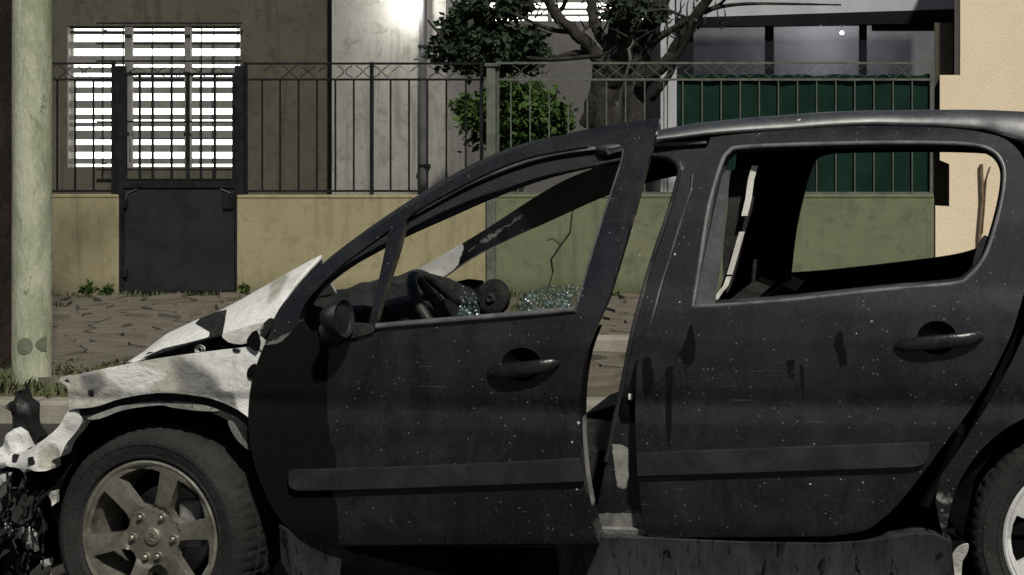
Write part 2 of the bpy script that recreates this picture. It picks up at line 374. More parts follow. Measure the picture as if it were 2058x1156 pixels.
# irregular paving stones (clipped Voronoi cells)
def voronoi_cells(x0, x1, y0, y1, s):
    pts = []
    nx, ny = int((x1 - x0) / s), int((y1 - y0) / s)
    for i in range(-1, nx + 2):
        for j in range(-1, ny + 2):
            pts.append((x0 + (i + .5 + random.uniform(-.46, .46)) * s * 1.0, y0 + (j + .5 + random.uniform(-.46, .46)) * s))
    out = []
    for i, p in enumerate(pts):
        if not (x0 < p[0] < x1 and y0 < p[1] < y1): continue
        poly = [(p[0] - s * 1.6, p[1] - s * 1.6), (p[0] + s * 1.6, p[1] - s * 1.6), (p[0] + s * 1.6, p[1] + s * 1.6), (p[0] - s * 1.6, p[1] + s * 1.6)]
        for j, q in enumerate(pts):
            if i == j or abs(q[0] - p[0]) > 3 * s or abs(q[1] - p[1]) > 3 * s: continue
            mx, my = (p[0] + q[0]) / 2, (p[1] + q[1]) / 2; nx_, ny_ = q[0] - p[0], q[1] - p[1]
            new = []
            for a in range(len(poly)):
                A, B = poly[a], poly[(a + 1) % len(poly)]
                da = (A[0] - mx) * nx_ + (A[1] - my) * ny_; db = (B[0] - mx) * nx_ + (B[1] - my) * ny_
                if da <= 0: new.append(A)
                if (da < 0) != (db < 0):
                    t = da / (da - db); new.append((A[0] + (B[0] - A[0]) * t, A[1] + (B[1] - A[1]) * t))
            poly = new
            if len(poly) < 3: break
        if len(poly) >= 3: out.append((p, poly))
    return out
cells = [c for c in voronoi_cells(-8.4, -1.2, YK + .70, YW - .3, .27) if 60 < VX + c[0][0] / c[0][1] * F < 640 or 1150 < VX + c[0][0] / c[0][1] * F < 1290]
random.shuffle(cells); cells = cells[:295]
for c, poly in cells:
    sh = random.uniform(.91, .97); tz = random.uniform(-.014, .018); tx, ty = random.uniform(-.06, .06), random.uniform(-.06, .06)
    bm = bmesh.new(); n = len(poly); top = []; bot = []
    for (x, y) in poly:
        xx, yy = c[0] + (x - c[0]) * sh, c[1] + (y - c[1]) * sh
        top.append(bm.verts.new((xx - c[0], yy - c[1], tz + tx * (xx - c[0]) + ty * (yy - c[1]))))
        bot.append(bm.verts.new((xx - c[0], yy - c[1], -.06)))
    bm.faces.new(top)
    for k in range(n): bm.faces.new((top[k], bot[k], bot[(k + 1) % n], top[(k + 1) % n]))
    from_bm('paving_stone', bm, STONE, pav, loc=(c[0], c[1], PAVE_Z + .004))
# long edging step of the path, seen through the car
es = box('path_edging', (-4.6, 10.25, PAVE_Z - .1), (1.6, 10.42, PAVE_Z + .10), KERBM, None, .02); tag(es, kind='structure')

def blades(name, spots, n, h, spread, mat, parent=None, kind=None):
    vs, fs = [], []
    for (cx, cy, cz, rx, ry) in spots:
        for _ in range(n):
            a = random.uniform(0, 6.283); r = math.sqrt(random.random())
            x, y = cx + r * rx * math.cos(a), cy + r * ry * math.sin(a)
            hh = h * random.uniform(.35, 1.0); b = random.uniform(0, 6.283); w = .006 + .006 * random.random(); ln = spread * random.uniform(.2, 1) * hh
            dx, dy = math.cos(b), math.sin(b); i = len(vs)
            vs += [(x - dy * w, y + dx * w, cz), (x + dy * w, y - dx * w, cz), (x + dx * ln * .4 + dy * w * .7, y + dy * ln * .4 - dx * w * .7, cz + hh * .6), (x + dx * ln * .4 - dy * w * .7, y + dy * ln * .4 + dx * w * .7, cz + hh * .6), (x + dx * ln, y + dy * ln, cz + hh)]
            fs += [(i, i + 1, i + 2, i + 3), (i + 3, i + 2, i + 4)]
    o = from_data(name, vs, fs, mat, parent, fix=False)
    if kind: tag(o, kind=kind)
    return o
gz = PAVE_Z - .02
sp = [(-8.6 + .34 * k + random.uniform(-.1, .1), YK + .32 + random.uniform(-.05, .14), gz, .26, .17) for k in range(13)]
sp += [(G(130, 9.3).x + random.uniform(-.4, .5), 9.35 + random.uniform(-.25, .35), gz, .30, .22) for k in range(10)]
tag(blades('verge_grass', sp, 110, .065, 1.0, GRASSM, kind='stuff'), 'patchy green grass along the kerb and round the pole foot', 'grass')
sp = [(random.uniform(-7.5, -1.5), random.uniform(YK + .8, YW - .5), gz, .12, .08) for k in range(40)] + [(-8.5 + .3 * k, YW - .16 + random.uniform(-.1, .04), gz, .2, .09) for k in range(44)]
tag(blades('joint_weeds', sp, 34, .07, .9, GRASSM, kind='stuff'), 'low weeds growing in the paving joints and along the wall foot', 'weeds')
def leaf_cloud(name, blobs, n, size, mat, parent=None, flat=.5):
    vs, fs = [], []
    tot = sum(b[3] * b[4] * b[5] for b in blobs)
    for b in blobs:
        m = int(n * b[3] * b[4] * b[5] / tot)
        # twig clumps inside the blob, leaves round each clump
        nc = max(6, m // 26); cl = []
        while len(cl) < nc:
            v = Vector((random.uniform(-1, 1), random.uniform(-1, 1), random.uniform(-1, 1)))
            if .25 < v.length < 1: cl.append(v)
        for _ in range(m):
            c = random.choice(cl); s = random.gauss(0, .13)
            v = c + Vector((random.gauss(0, .12), random.gauss(0, .12), random.gauss(0, .12)))
            p = Vector((b[0] + v.x * b[3], b[1] + v.y * b[4], b[2] + v.z * b[5]))
            d = Vector((random.gauss(0, 1), random.gauss(0, 1), random.gauss(-.2, .7))).normalized()
            u = d.cross(Vector((random.gauss(0, 1), random.gauss(0, 1), random.gauss(0, 1)))).normalized(); w = d.cross(u)
            L = size * random.uniform(.4, 1.6); i = len(vs)
            vs += [p, p + d * L * .45 + u * L * .30 + w * L * .06, p + d * L, p + d * L * .45 - u * L * .30 + w * L * .06]
            fs += [(i, i + 1, i + 2, i + 3)]
    return from_data(name, vs, fs, mat, parent, fix=False)
for i, (px, py, s, lb) in enumerate(((178, 584, .075, 'small round weed at the wall foot, farther from the dark gate'), (217, 582, .085, 'small round weed at the wall foot, touching the left gate post'), (492, 585, .05, 'tiny weed at the wall foot right of the dark gate'))):
    b = P(px, 590, YW - .1); t = empty('weed', (b.x, b.y, PAVE_Z), lb, 'weed', 'weeds at the wall foot')
    leaf_cloud('foliage', [(b.x, b.y, PAVE_Z + s * .8, s * 1.1, s * .7, s)], 130, .035, LEAF, t)
    tube('stem', [(b.x, b.y, PAVE_Z - .02), (b.x + .01, b.y, PAVE_Z + s)], .005, LEAF, t, 5)
# ------------------------------------------------------------------ garden walls, gate, railings
def wall_thing(name, px0, px1, ytop, mat, label, cop=True):
    a = P(px0, ytop, YW); b = P(px1, ytop, YW)
    t = empty(name, ((a.x + b.x) / 2, YW + .08, PAVE_Z), label, 'wall')
    box('wall_body', (a.x, YW, PAVE_Z - .1), (b.x, YW + .16, a.z - .03), mat, t, .006)
    box('coping', (a.x + .002, YW - .006, a.z - .031), (b.x - .002, YW + .166, a.z), mat, t, .008)
    return t
wall_thing('garden_wall', 14, 238, 391, WALL_BEIGE, 'low beige rendered garden wall between the pole and the dark gate')
wall_thing('garden_wall', 476, 976, 392, WALL_BEIGE, 'long low beige rendered garden wall right of the dark gate')
wall_thing('garden_wall', 996, 1877, 391, WALL_GREEN, 'low mossy green garden wall below the green screen cloth')

cr = empty('creeper', G(1110, YW - .01, PAVE_Z), 'thin dry creeper stem climbing the green garden wall', 'creeper')
tube('stem', [P(x, y, YW - .012) for x, y in ((1098, 592), (1112, 545), (1108, 520), (1128, 490), (1146, 466), (1150, 430), (1158, 396))], .006, BARK, cr, 6, .2)
tube('side_stem', [P(x, y, YW - .012) for x, y in ((1128, 490), (1112, 478), (1100, 480))], .003, BARK, cr, 5)
_bar_cache = {}
def bar(name, p, q, r, mat, parent):
    p, q = Vector(p), Vector(q); d = q - p; key = (round(d.length, 3), r, mat.name)
    if key not in _bar_cache:
        bm = bmesh.new(); bm_box(bm, (-r, -r, 0), (r, r, d.length)); me = bpy.data.meshes.new(name)
        bm.to_mesh(me); bm.free(); me.materials.append(mat); _bar_cache[key] = me
    o = bpy.data.objects.new(name, _bar_cache[key]); COL.objects.link(o)
    o.location = p; o.rotation_euler = d.to_track_quat('Z', 'Y').to_euler()
    return adopt(o, parent)
def scroll(parent, cx, cy, w, h, Y, mat, kind):
    bm = bmesh.new()
    def T(pts): bm_tube(bm, [P(x, y, Y) for x, y in pts], (.0045 if mat is IRON else .0032), 5)
    if kind == 0: T([(cx - w, cy), (cx, cy - h), (cx + w, cy), (cx, cy + h), (cx - w, cy)])
    elif kind == 1: T([(cx - w, cy - h), (cx + w, cy + h)]); T([(cx - w, cy + h), (cx + w, cy - h)])
    else:
        for s in (-1, 1): T([(cx + s * w * (1 - .9 * math.sin(t * math.pi)), cy - h + 2 * h * t) for t in [k / 7 for k in range(8)]])
    return from_bm('scroll', bm, mat, parent, smooth=60)
YF = YW + .08
def railing(px0, px1, xs, mat, label, rtop=128, r2=160, rb=384, th=.011, posts=()):
    a = P(px0, rb, YF); b = P(px1, rb, YF)
    t = empty('railing', ((a.x + b.x) / 2, YF, P(0, 391, YF).z), label, 'railing')
    for nm, y in (('top_rail', rtop), ('second_rail', r2), ('bottom_rail', rb)):
        bar(nm, P(px0, y, YF), P(px1, y, YF), .010, mat, t)
    for x in xs: bar('baluster', P(x, r2, YF), P(x, rb, YF), th * .62, mat, t)
    for x in posts: bar('upright', P(x, rtop - 3, YF), P(x, 391.5, YF), .014, mat, t)
    for k, (x0, x1) in enumerate(zip(xs[:-1], xs[1:])): scroll(t, (x0 + x1) / 2, (rtop + r2) / 2, (x1 - x0) * .42, 12, YF, mat, random.choice((0, 1, 2, 2)))
    return t
railing(-60, 232, [-17, 20, 76, 115, 151, 188], IRON, 'black iron railing left of the gate, behind the pole', posts=(-58, 228))
railing(490, 972, [527, 563, 600, 637, 674, 711, 748, 785, 822, 859, 897, 936], IRON, 'black iron railing between the gate and the pale post', posts=(494, 747, 968))
railing(998, 1876, [1027 + 38.4 * k for k in range(22)], IRON_GREY, 'pale grey iron railing in front of the green screen cloth', rtop=127, r2=160, rb=388, th=.0085, posts=(1000, 1872))

pst = empty('fence_post', G(986, YW - .02, PAVE_Z), 'pale grey square fence post between the beige and the green wall', 'post')
pbox('shaft', 977, 134, 995, 591, YW - .03, .09, IRON_GREY, pst, .006); pbox('cap', 973, 127, 999, 134.2, YW - .045, .12, IRON_GREY, pst, .008)

gate = empty('gate', G(357, YW, PAVE_Z), 'dark metal gate with sheet lower half and barred top', 'gate')
pbox('gate_post', 230, 132, 247, 588, YW + .01, .07, IRON, gate, .004); pbox('gate_post', 471, 132, 488, 588, YW + .01, .07, IRON, gate, .004)
pbox('sheet_panel', 249, 378, 470, 584, YW + .035, .02, SHEET, gate, .004)
pbox('frame_rail', 247.5, 365, 470.5, 378, YW + .02, .04, IRON, gate, .003); pbox('frame_rail', 247.5, 146, 470.5, 152, YW + .02, .04, IRON, gate, .003)
pbox('frame_rail', 247.5, 584.2, 470.5, 588, YW + .02, .04, IRON, gate, .002)
pbox('frame_stile', 247.5, 152.2, 252, 364.8, YW + .02, .04, IRON, gate, .003); pbox('frame_stile', 466, 152.2, 470.5, 364.8, YW + .02, .04, IRON, gate, .003)
pbox('middle_stile', 373, 152.2, 378, 364.8, YW + .022, .036, IRON, gate, .003)
pbox('lock_box', 447, 388, 468, 420, YW + .012, .024, IRON, gate, .004)
for x0, x1, x2 in ((250, 250, 276), (469, 469, 443)): tube('gusset', [P(x0, 408, YW + .03), P((x0 + x2) / 2 + (x0 - x2) * .22, 388, YW + .028), P(x2, 380, YW + .03)], .006, IRON_GREY, gate, 6)
for y in (400, 540): pbox('hinge', 244, y, 254, y + 18, YW + .004, .03, IRON, gate, .004)
for x in (281, 307, 345, 404, 432): bar('gate_bar', P(x, 152, YW + .04), P(x, 365, YW + .04), .0085, IRON, gate)
for k, x in enumerate((276, 317, 358, 399, 440)): scroll(gate, x, 145, 16, 10, YW + .03, IRON, 2 if k % 2 else 0)
tube('handle', [P(262, 262, YW), P(262, 262, YW - .03), P(262, 325, YW - .03), P(262, 325, YW)], .008, IRON_GREY, gate, 8)

# ------------------------------------------------------------------ the house
YH, YB, YG = 18.2, 17.9, 18.7
house = empty('house', G(600, YH, PAVE_Z), 'single-storey house with dark and pale rendered walls behind the railing', 'house')
def flat_wall(name, outer, holes, Y, depth, mat, parent):
    return panel(name, outer, holes, lambda x, y: P(x, y, Y), 4000, depth, mat, parent, bev=0, smooth=30)
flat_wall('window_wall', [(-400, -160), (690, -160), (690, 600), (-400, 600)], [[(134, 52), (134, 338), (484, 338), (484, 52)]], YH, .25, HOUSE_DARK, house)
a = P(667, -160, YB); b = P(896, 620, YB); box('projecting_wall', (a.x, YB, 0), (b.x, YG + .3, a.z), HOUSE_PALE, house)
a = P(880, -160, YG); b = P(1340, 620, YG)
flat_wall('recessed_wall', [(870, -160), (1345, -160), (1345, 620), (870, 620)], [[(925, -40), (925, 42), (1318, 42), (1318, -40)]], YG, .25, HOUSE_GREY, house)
# the first lit window: reveal, frame, slats, room light behind
def shutter_window(x0, x1, y0, y1, Y, muls, slats, nm, mat=SLAT):
    w = empty(nm, P((x0 + x1) / 2, y1, Y), parent=house)
    def sub(o): return adopt(o, w)
    sub(pbox('lit_blind', x0 - 40, y0 - 40, x1 + 40, y1 + 40, Y + .16, .01, LIGHTM))
    for m0, m1 in muls: sub(pbox('mullion', m0, y0, m1, y1, Y + .01, .05, mat, None, .003))
    for (s0, s1) in slats: sub(pbox('slat', x0, s0, x1, s1, Y + .065, .018, mat, None, .003))
    return w
sl = []
bright = [(58, 62), (70, 84), (98, 112), (130, 135), (147, 154), (165, 175), (188, 202), (218, 230), (241, 246), (255, 262), (281, 291), (306, 318), (330, 335)]
y = 52
for b0, b1 in bright: sl.append((y, b0)); y = b1
sl.append((y, 338))
shutter_window(134, 484, 52, 338, YH, [(134, 137), (250, 265), (370, 383), (482, 484)], sl, 'window')
sl = []; y = -40
for b0, b1 in [(-30, -22), (-12, -3), (6, 16), (22, 28), (34, 42)]: sl.append((y, b0)); y = b1
shutter_window(925, 1318, -40, 42, YG, [(925, 930), (1100, 1108), (1240, 1248)], sl, 'window')
# grille over the first window and its hood of wire
gr = empty('window_grille', P(310, 340, YH - .12), 'rusty iron security grille standing in front of the lit window', 'grille')
for x in (207, 248, 307, 346, 405, 430, 478): bar('grille_bar', P(x, 50, YH - .10), P(x, 340, YH - .10), .005, IRON, gr)
for y in (47, 123, 245, 341): bar('grille_rail', P(195, y, YH - .10), P(486, y, YH - .10), .010, IRON, gr)
for x in (205, 480):
    for y in (60, 330): bar('bracket', P(x, y, YH - .10), P(x, y, YH - .10) + Vector((0, .105, 0)), .007, IRON, gr)
# wall lamp on the projecting wall, just above the top of the picture
lp = P(822, -6, YB - .15); lamp = empty('wall_lamp', lp, 'lit wall lamp on the pale projecting house wall, at the top edge', 'lamp')
bm = bmesh.new(); bmesh.ops.create_uvsphere(bm, u_segments=16, v_segments=10, radius=.07, matrix=Matrix.Translation(lp)); from_bm('globe', bm, LAMPM, lamp, smooth=60)
box('back_plate', (lp.x - .05, YB - .02, lp.z - .02), (lp.x + .05, YB + .001, lp.z + .16), IRON, lamp, .004)
tube('bracket_arm', [(lp.x, YB - .02, lp.z + .11), (lp.x, YB - .10, lp.z + .13), (lp.x, YB - .14, lp.z + .065)], .012, IRON, lamp)
ld = bpy.data.lights.new('wall_lamp_light', 'POINT'); ld.energy = 40; ld.shadow_soft_size = .07; ld.color = (1, .97, .90)
lo = bpy.data.objects.new('wall_lamp_light', ld); COL.objects.link(lo); lo.location = lp + Vector((0, -.09, -.04)); adopt(lo, lamp)
# rain pipe on the projecting wall
pipe = empty('rain_pipe', G(850, YB - .06, PAVE_Z), 'grey rain pipe running down the pale wall beside the lamp', 'pipe')
tube('pipe_run', [P(850, -150, YB - .06), P(850, 120, YB - .06), P(850, 300, YB - .06), P(850, 620, YB - .06)], .042, mottled('dull_grey_pipe', (.055, .055, .057), (.085, .085, .087), 4, .8, .2, 50), pipe, 12)
for y in (90, 330): pbox('pipe_clip', 840, y, 860, y + 6, YB - .105, .106, IRON, pipe, .003)

# white column and the glazed veranda
YV = 17.5
vr = empty('veranda', G(1640, YV, PAVE_Z), 'glazed veranda with dark frames under a white fascia', 'veranda')
pbox('column', 1327, -120, 1359, 640, YV - .05, .22, WHITE_TRIM, vr, .01); pbox('column_fillet', 1340.5, -120, 1343, 640, YV - .056, .01, IRON_GREY, vr)
a = P(1359.5, 37, YV); b = P(1945, 19, YV)
flat_wall('fascia', [(1359.5, -200), (1945, -200), (1945, 20), (1359.5, 38)], [], YV - .10, .3, WHITE_TRIM, vr)
flat_wall('top_rail', [(1359.8, 36), (1945, 17.5), (1945, 46), (1359.8, 54)], [], YV - .13, .2, FRAME_DK, vr)
for x0, x1 in ((1360, 1392), (1537, 1555), (1726, 1742), (1912, 1945)): pbox('frame_post', x0, 44, x1, 640, YV, .08, FRAME_DK, vr, .004)
pbox('sill_rail', 1392, 300, 1912, 312, YV + .01, .06, FRAME_DK, vr, .004)
for x0, x1 in ((1392, 1537), (1555, 1726), (1742, 1912)): pbox('pane', x0 - 2, 46, x1 + 2, 640, YV + .035, .006, GLASSM, vr)
pbox('inner_wall', 1345, -100, 1960, 640, YV + 1.3, .1, ROOMM, vr)
pbox('roller_box', 1752, 46, 1905, 62, YV - .04, .06, FRAME_DK, vr, .01)
vl = P(1692, 66, YV + .55); lm = empty('ceiling_lamp', vl, 'small lit lamp hanging inside the dark glazed veranda', 'lamp')
bm = bmesh.new(); bmesh.ops.create_uvsphere(bm, u_segments=12, v_segments=8, radius=.022, matrix=Matrix.Translation(vl)); from_bm('bulb', bm, LAMPM, lm, smooth=60)
tube('flex', [vl + Vector((0, 0, .02)), vl + Vector((0, 0, .6))], .004, IRON, lm, 5)
ld2 = bpy.data.lights.new('ceiling_lamp_light', 'POINT'); ld2.energy = 30.0; ld2.shadow_soft_size = .03; ld2.color = (.92, .95, 1)
l2 = bpy.data.objects.new('ceiling_lamp_light', ld2); COL.objects.link(l2); l2.location = vl + Vector((-.25, .1, .05)); adopt(l2, lm)
cl = empty('screen_cloth', G(1620, YW + .2, P(0, 391, YW).z), 'dark green screen cloth hung behind the pale grey railing', 'screen')
top = [(1363 + 512 * k / 40, 150 + 1.5 * math.sin(k * .9) + random.uniform(-1.2, 1.6)) for k in range(41)]
panel('cloth', [(1363, 390.5)] + top + [(1875, 390.5)], [], lambda x, y: P(x, y, YF + .022 + .006 * math.sin(x * .045) + .004 * math.sin(x * .13 + y * .03)), 16, .004, GREENCLOTH, cl, bev=0)
# neighbour on the right
CONDUIT = mottled('brown_conduit', (.11, .075, .045), (.17, .12, .075), 8, .8, .3, 60)
nb = empty('neighbour_building', G(2050, YW, PAVE_Z), 'salmon rendered neighbouring building at the right edge', 'building')
flat_wall('street_wall', [(1930, -260), (2420, -260), (2420, 610), (1880, 610), (1880, 415), (1908, 415), (1908, 330), (1889, 322), (1889, 151), (1930, 151)], [], YW - .02, 2.5, SALMON, nb)
box('gap_wall', (P(1878, 0, YW + .3).x, YW + .32, .1), (P(1915, 0, YW + .3).x, YW + .4, P(0, 40, YW).z), HOUSE_DARK, nb)
tube('conduit', [P(1972, 330, YW - .05), P(1974, 400, YW - .05), P(1968, 470, YW - .05), P(1970, 600, YW - .05)], .018, CONDUIT, nb, 8)
tube('cable', [P(1990, 335, YW - .04), P(1982, 360, YW - .04), P(1978, 420, YW - .04), P(1974, 470, YW - .04)], .008, CONDUIT, nb, 6)

# ------------------------------------------------------------------ tree, bush, street tree, pole
YT = 16.2
tree = empty('tree', G(1240, YT, PAVE_Z), 'gnarled many-stemmed tree with bare dark limbs behind the railing', 'tree')
def limb(pts, r0, r1, Y, nm='limb', par=None, mat=BARK, dY=0, n=10):
    q = spline(pts, 5, False); m = len(q); seed = random.uniform(0, 50)
    c = [P(x, y, Y + dY * i / m) + .5 * Vector((mnoise.noise((i * .5, seed, 0)), mnoise.noise((i * .5, seed, 9)), 0)) * (r0 + (r1 - r0) * i / m) / 196 * 1.1 for i, (x, y) in enumerate(q)]
    rr = [max(.003, (r0 + (r1 - r0) * i / (m - 1)) / 196 * (1 + .28 * mnoise.noise((i * .7, seed, 3)))) for i in range(m)]
    bm = bmesh.new(); bm_tube(bm, c, rr, n, True, .07); return from_bm(nm, bm, mat, par, smooth=70)
limb([(1228, 640), (1226, 420), (1218, 300), (1214, 210), (1232, 130), (1246, 60), (1256, -60)], 36, 24, YT, 'trunk', tree)
limb([(1275, 640), (1268, 400), (1272, 250), (1282, 160), (1296, 90), (1318, 30), (1350, -50)], 26, 16, YT, 'stem', tree, dY=.25)
for pts, r0, r1, dy in (([(1226, 170), (1190, 100), (1150, 62), (1112, 22), (1080, -30)], 17, 8, -.3), ([(1238, 120), (1200, 60), (1190, 10), (1185, -40)], 14, 8, .2),
        ([(1290, 170), (1336, 128), (1366, 90), (1392, 46), (1420, 0), (1440, -40)], 15, 9, -.4), ([(1300, 90), (1350, 60), (1420, 22), (1500, 8), (1690, 10)], 9, 1.5, -.3),
        ([(1310, 200), (1345, 150), (1372, 95), (1398, 40)], 8, 4, -.5), ([(1250, 90), (1275, 40), (1290, -40)], 14, 9, -.1),
        ([(1180, 250), (1196, 180), (1205, 120)], 14, 9, -.2), ([(1150, 64), (1110, 60), (1060, 40), (1010, 20)], 6, 2, -.4),
        ([(1420, 20), (1450, 6), (1470, -20)], 4, 2, -.4), ([(1120, 30), (1140, -5), (1145, -40)], 5, 3, -.3), ([(1395, 45), (1340, 20), (1290, 25)], 4, 2, -.5),
        ([(1206, 110), (1150, 108), (1098, 125), (1060, 140)], 8, 3, -.2), ([(1232, 95), (1260, 70), (1300, 62)], 5, 2, -.4)):
    limb(pts, r0, r1, YT - .02, 'limb', tree, dY=dy, n=8)
bm = bmesh.new()
for k in range(90):                                # bare twigs about the limbs
    x, y = random.choice(((1120, 20), (1180, 40), (1260, 20), (1340, 40), (1400, 30), (1300, 60), (1230, 90), (1040, 20), (960, 30))); x += random.uniform(-60, 60); y += random.uniform(-30, 30)
    d = random.uniform(-2.6, -.5); L = random.uniform(15, 60); Y = YT + random.uniform(-.5, .3)
    bm_tube(bm, [P(x, y, Y), P(x + L * .5 * math.cos(d) + random.uniform(-4, 4), y + L * .5 * math.sin(d), Y), P(x + L * math.cos(d), y + L * math.sin(d) + random.uniform(-6, 6), Y + .05)], [.010, .007, .003], 4, False)
tag(from_bm('twigs', bm, BARK, tree, smooth=60), kind='stuff')
c1 = P(985, 100, YT); s = YT / F
tag(leaf_cloud('crown', [(c1.x, YT, c1.z, 112 * s, .55, 52 * s), (P(930, 120, YT).x, YT, P(0, 70, YT).z, 55 * s, .4, 62 * s), (P(1060, 0, YT).x, YT - .1, P(0, 95, YT).z, 50 * s, .4, 40 * s), (P(1000, 0, YT).x, YT, P(0, 15, YT).z, 70 * s, .4, 45 * s), (P(1280, 0, YT).x, YT - .1, P(0, 30, YT).z, 60 * s, .4, 40 * s)], 6500, .075, LEAF_DK, tree), kind='stuff')
for pts in ([(935, 130), (905, 100), (882, 68), (860, 40)], [(920, 110), (890, 92), (868, 95)], [(1010, 160), (985, 110), (970, 60)], [(1206, 112), (1100, 120), (1010, 110), (935, 128)]):
    limb(pts, 5, 2, YT - .3, 'limb', tree, n=6)
YS = 15.5; s = YS / F
bush = empty('bush', G(1035, YS, PAVE_Z), 'round green leafy bush behind the pale post and railing', 'bush')
c = P(1035, 238, YS)
bl = [(c.x, YS, c.z, 112 * s, .42, 62 * s), (P(960, 0, YS).x, YS, P(0, 220, YS).z, 52 * s, .3, 40 * s), (P(1090, 0, YS).x, YS - .05, P(0, 225, YS).z, 60 * s, .32, 48 * s), (P(1030, 0, YS).x, YS - .1, P(0, 195, YS).z, 70 * s, .3, 30 * s), (P(1020, 0, YS).x, YS, P(0, 285, YS).z, 60 * s, .3, 28 * s)]
tag(leaf_cloud('foliage', bl, 5200, .072, LEAF, bush), kind='stuff')
for k in range(5):
    x = 1035 + random.uniform(-12, 12); limb([(x, 640), (x + random.uniform(-15, 15), 420), (1035 + (k - 2) * 35, 250)], 5, 3, YS + random.uniform(-.08, .08), 'stem', bush, n=6)

YP = 8.95
pole = empty('utility_pole', G(64, YP, PAVE_Z), 'pale green flaking painted concrete pole standing on the pavement', 'pole')
bm = bmesh.new(); n = 20; rings = []
for k in range(60):
    z = PAVE_Z - .1 + 7.0 * k / 59; r = .104 - .010 * k / 59
    cx = P(64.5, 0, YP + .11).x
    rings.append([bm.verts.new((cx + r * (1 + .012 * mnoise.noise((3 * math.cos(6.283 * j / n), 3 * math.sin(6.283 * j / n), z * 3))) * math.cos(6.283 * j / n), YP + .11 + r * math.sin(6.283 * j / n), z)) for j in range(n)])
for k in range(59):
    for j in range(n): bm.faces.new((rings[k][j], rings[k][(j + 1) % n], rings[k + 1][(j + 1) % n], rings[k + 1][j]))
bm.faces.new(rings[-1]); from_bm('shaft', bm, POLEM, pole, smooth=50)
for (x, y, rx, ry, sd) in ((48, 696, 15, 17, 1), (82, 694, 16, 15, 2)):          # old cement patches
    c = P(x, y, YP); pts = []
    bm = bmesh.new(); cen = P(64.5, 0, YP + .11).x; vs = []
    for ring in (0, .55, 1):
        row = []
        for j in range(18):
            t = 6.283 * j / 18; q = 1 + .16 * mnoise.noise((math.cos(t) * 1.5, math.sin(t) * 1.5, sd))
            X = c.x + rx * ring * q * math.cos(t) / F * YP; Z = c.z - ry * ring * q * math.sin(t) / F * YP
            dx = max(-.101, min(.101, X - cen)); row.append(bm.verts.new((cen + dx, YP + .11 - math.sqrt(max(0, .1065 ** 2 - dx * dx)) - (.003 if ring < .9 else 0), Z)))
        vs.append(row)
    for i in range(2):
        for j in range(18): bm.faces.new((vs[i][j], vs[i][(j + 1) % 18], vs[i + 1][(j + 1) % 18], vs[i + 1][j]))
    bmesh.ops.remove_doubles(bm, verts=bm.verts, dist=1e-5)
    from_bm('cement_patch', bm, mottled('dark_patch_%d' % sd, (.10, .105, .075), (.15, .155, .11), 9, .85, .4, 50), pole, smooth=60)
st = empty('street_tree', G(-22, 9.6, PAVE_Z), 'dark brown tree trunk at the left edge, behind the pole', 'tree')
q = spline([(-26, 790), (-24, 740), (-26, 600), (-22, 420), (-24, 250), (-20, 60), (-22, -200)], 6, False)
bm = bmesh.new(); bm_tube(bm, [P(x, y, 9.7) for x, y in q], [.165 + .05 * max(0, (y - 660) / 130) for x, y in q], 14, True, .05); from_bm('trunk', bm, BARK_BROWN, st, smooth=70)
c = P(-30, -200, 9.7); leaf_cloud('crown', [(c.x - .6, 9.6, c.z + 3.2, 1.5, 1.4, 1.0)], 2500, .09, LEAF_DK, st); tube('limb', [c - Vector((0, 0, .2)), c + Vector((-.3, 0, 1.4)), c + Vector((-.6, 0, 2.9))], [.15, .11, .06], BARK_BROWN, st, 10)

# ------------------------------------------------------------------ the burnt car
Y0, YC = 4.5, 5.37                                # near side plane, centre plane
PROF = [(.08, .07), (.20, .055), (.28, .035), (.34, .014), (.45, .004), (.53, .0), (.64, .003), (.675, .010), (.70, .013), (.725, .002), (.78, .0), (.88, .004), (.95, .014), (.985, .026), (1.02, .040), (1.2, .090), (1.42, .170), (1.46, .195), (1.485, .225), (1.505, .265), (1.518, .32), (1.53, .42)]
def prof(z):
    if z <= PROF[0][0]: return PROF[0][1]
    for (a, b), (c, d) in zip(PROF[:-1], PROF[1:]):
        if z <= c: return b + (d - b) * (z - a) / (c - a)
    return PROF[-1][1]
def side_y(X, Z):
    t = max(0, -2.45 - X); u = max(0, X - .3)
    return Y0 + prof(Z) + .25 * t * t + .06 * u * u
def S(x, y, off=0.0, hinge=None, tan=0.0):        # pixel -> point on the car's near side (or on a door swung out about a hinge column)
    Y = Y0
    for _ in range(14):
        X = (x - VX) / F * Y; Z = H - (y - VY) / F * Y; Y = side_y(X, Z) + off
        if hinge is not None: Y -= max(0, X - hinge) * tan
    return Vector(((x - VX) / F * Y, Y, H - (y - VY) / F * Y))
def mir(v): return Vector((v.x, 2 * YC - v.y, v.z))
car = empty('burnt_car', (-1.0, YC, 0), 'burnt-out black five-door hatchback with its front door hanging open', 'car')
HX = S(520, 800).x; FT = .15                      # front door hinge column and swing
RX = S(1290, 800).x; RT = .032                    # rear door, slightly ajar
FD = lambda off=0.0: (lambda x, y: S(x, y, off, HX, FT))
RD = lambda off=0.0: (lambda x, y: S(x, y, off, RX, RT))
BD = lambda off=0.0: (lambda x, y: S(x, y, off))

def bowl(cx, cy): return [(cx - 5 + 40 * math.cos(6.283 * k / 28), cy - 2 + 34 * math.sin(6.283 * k / 28)) for k in range(28)]
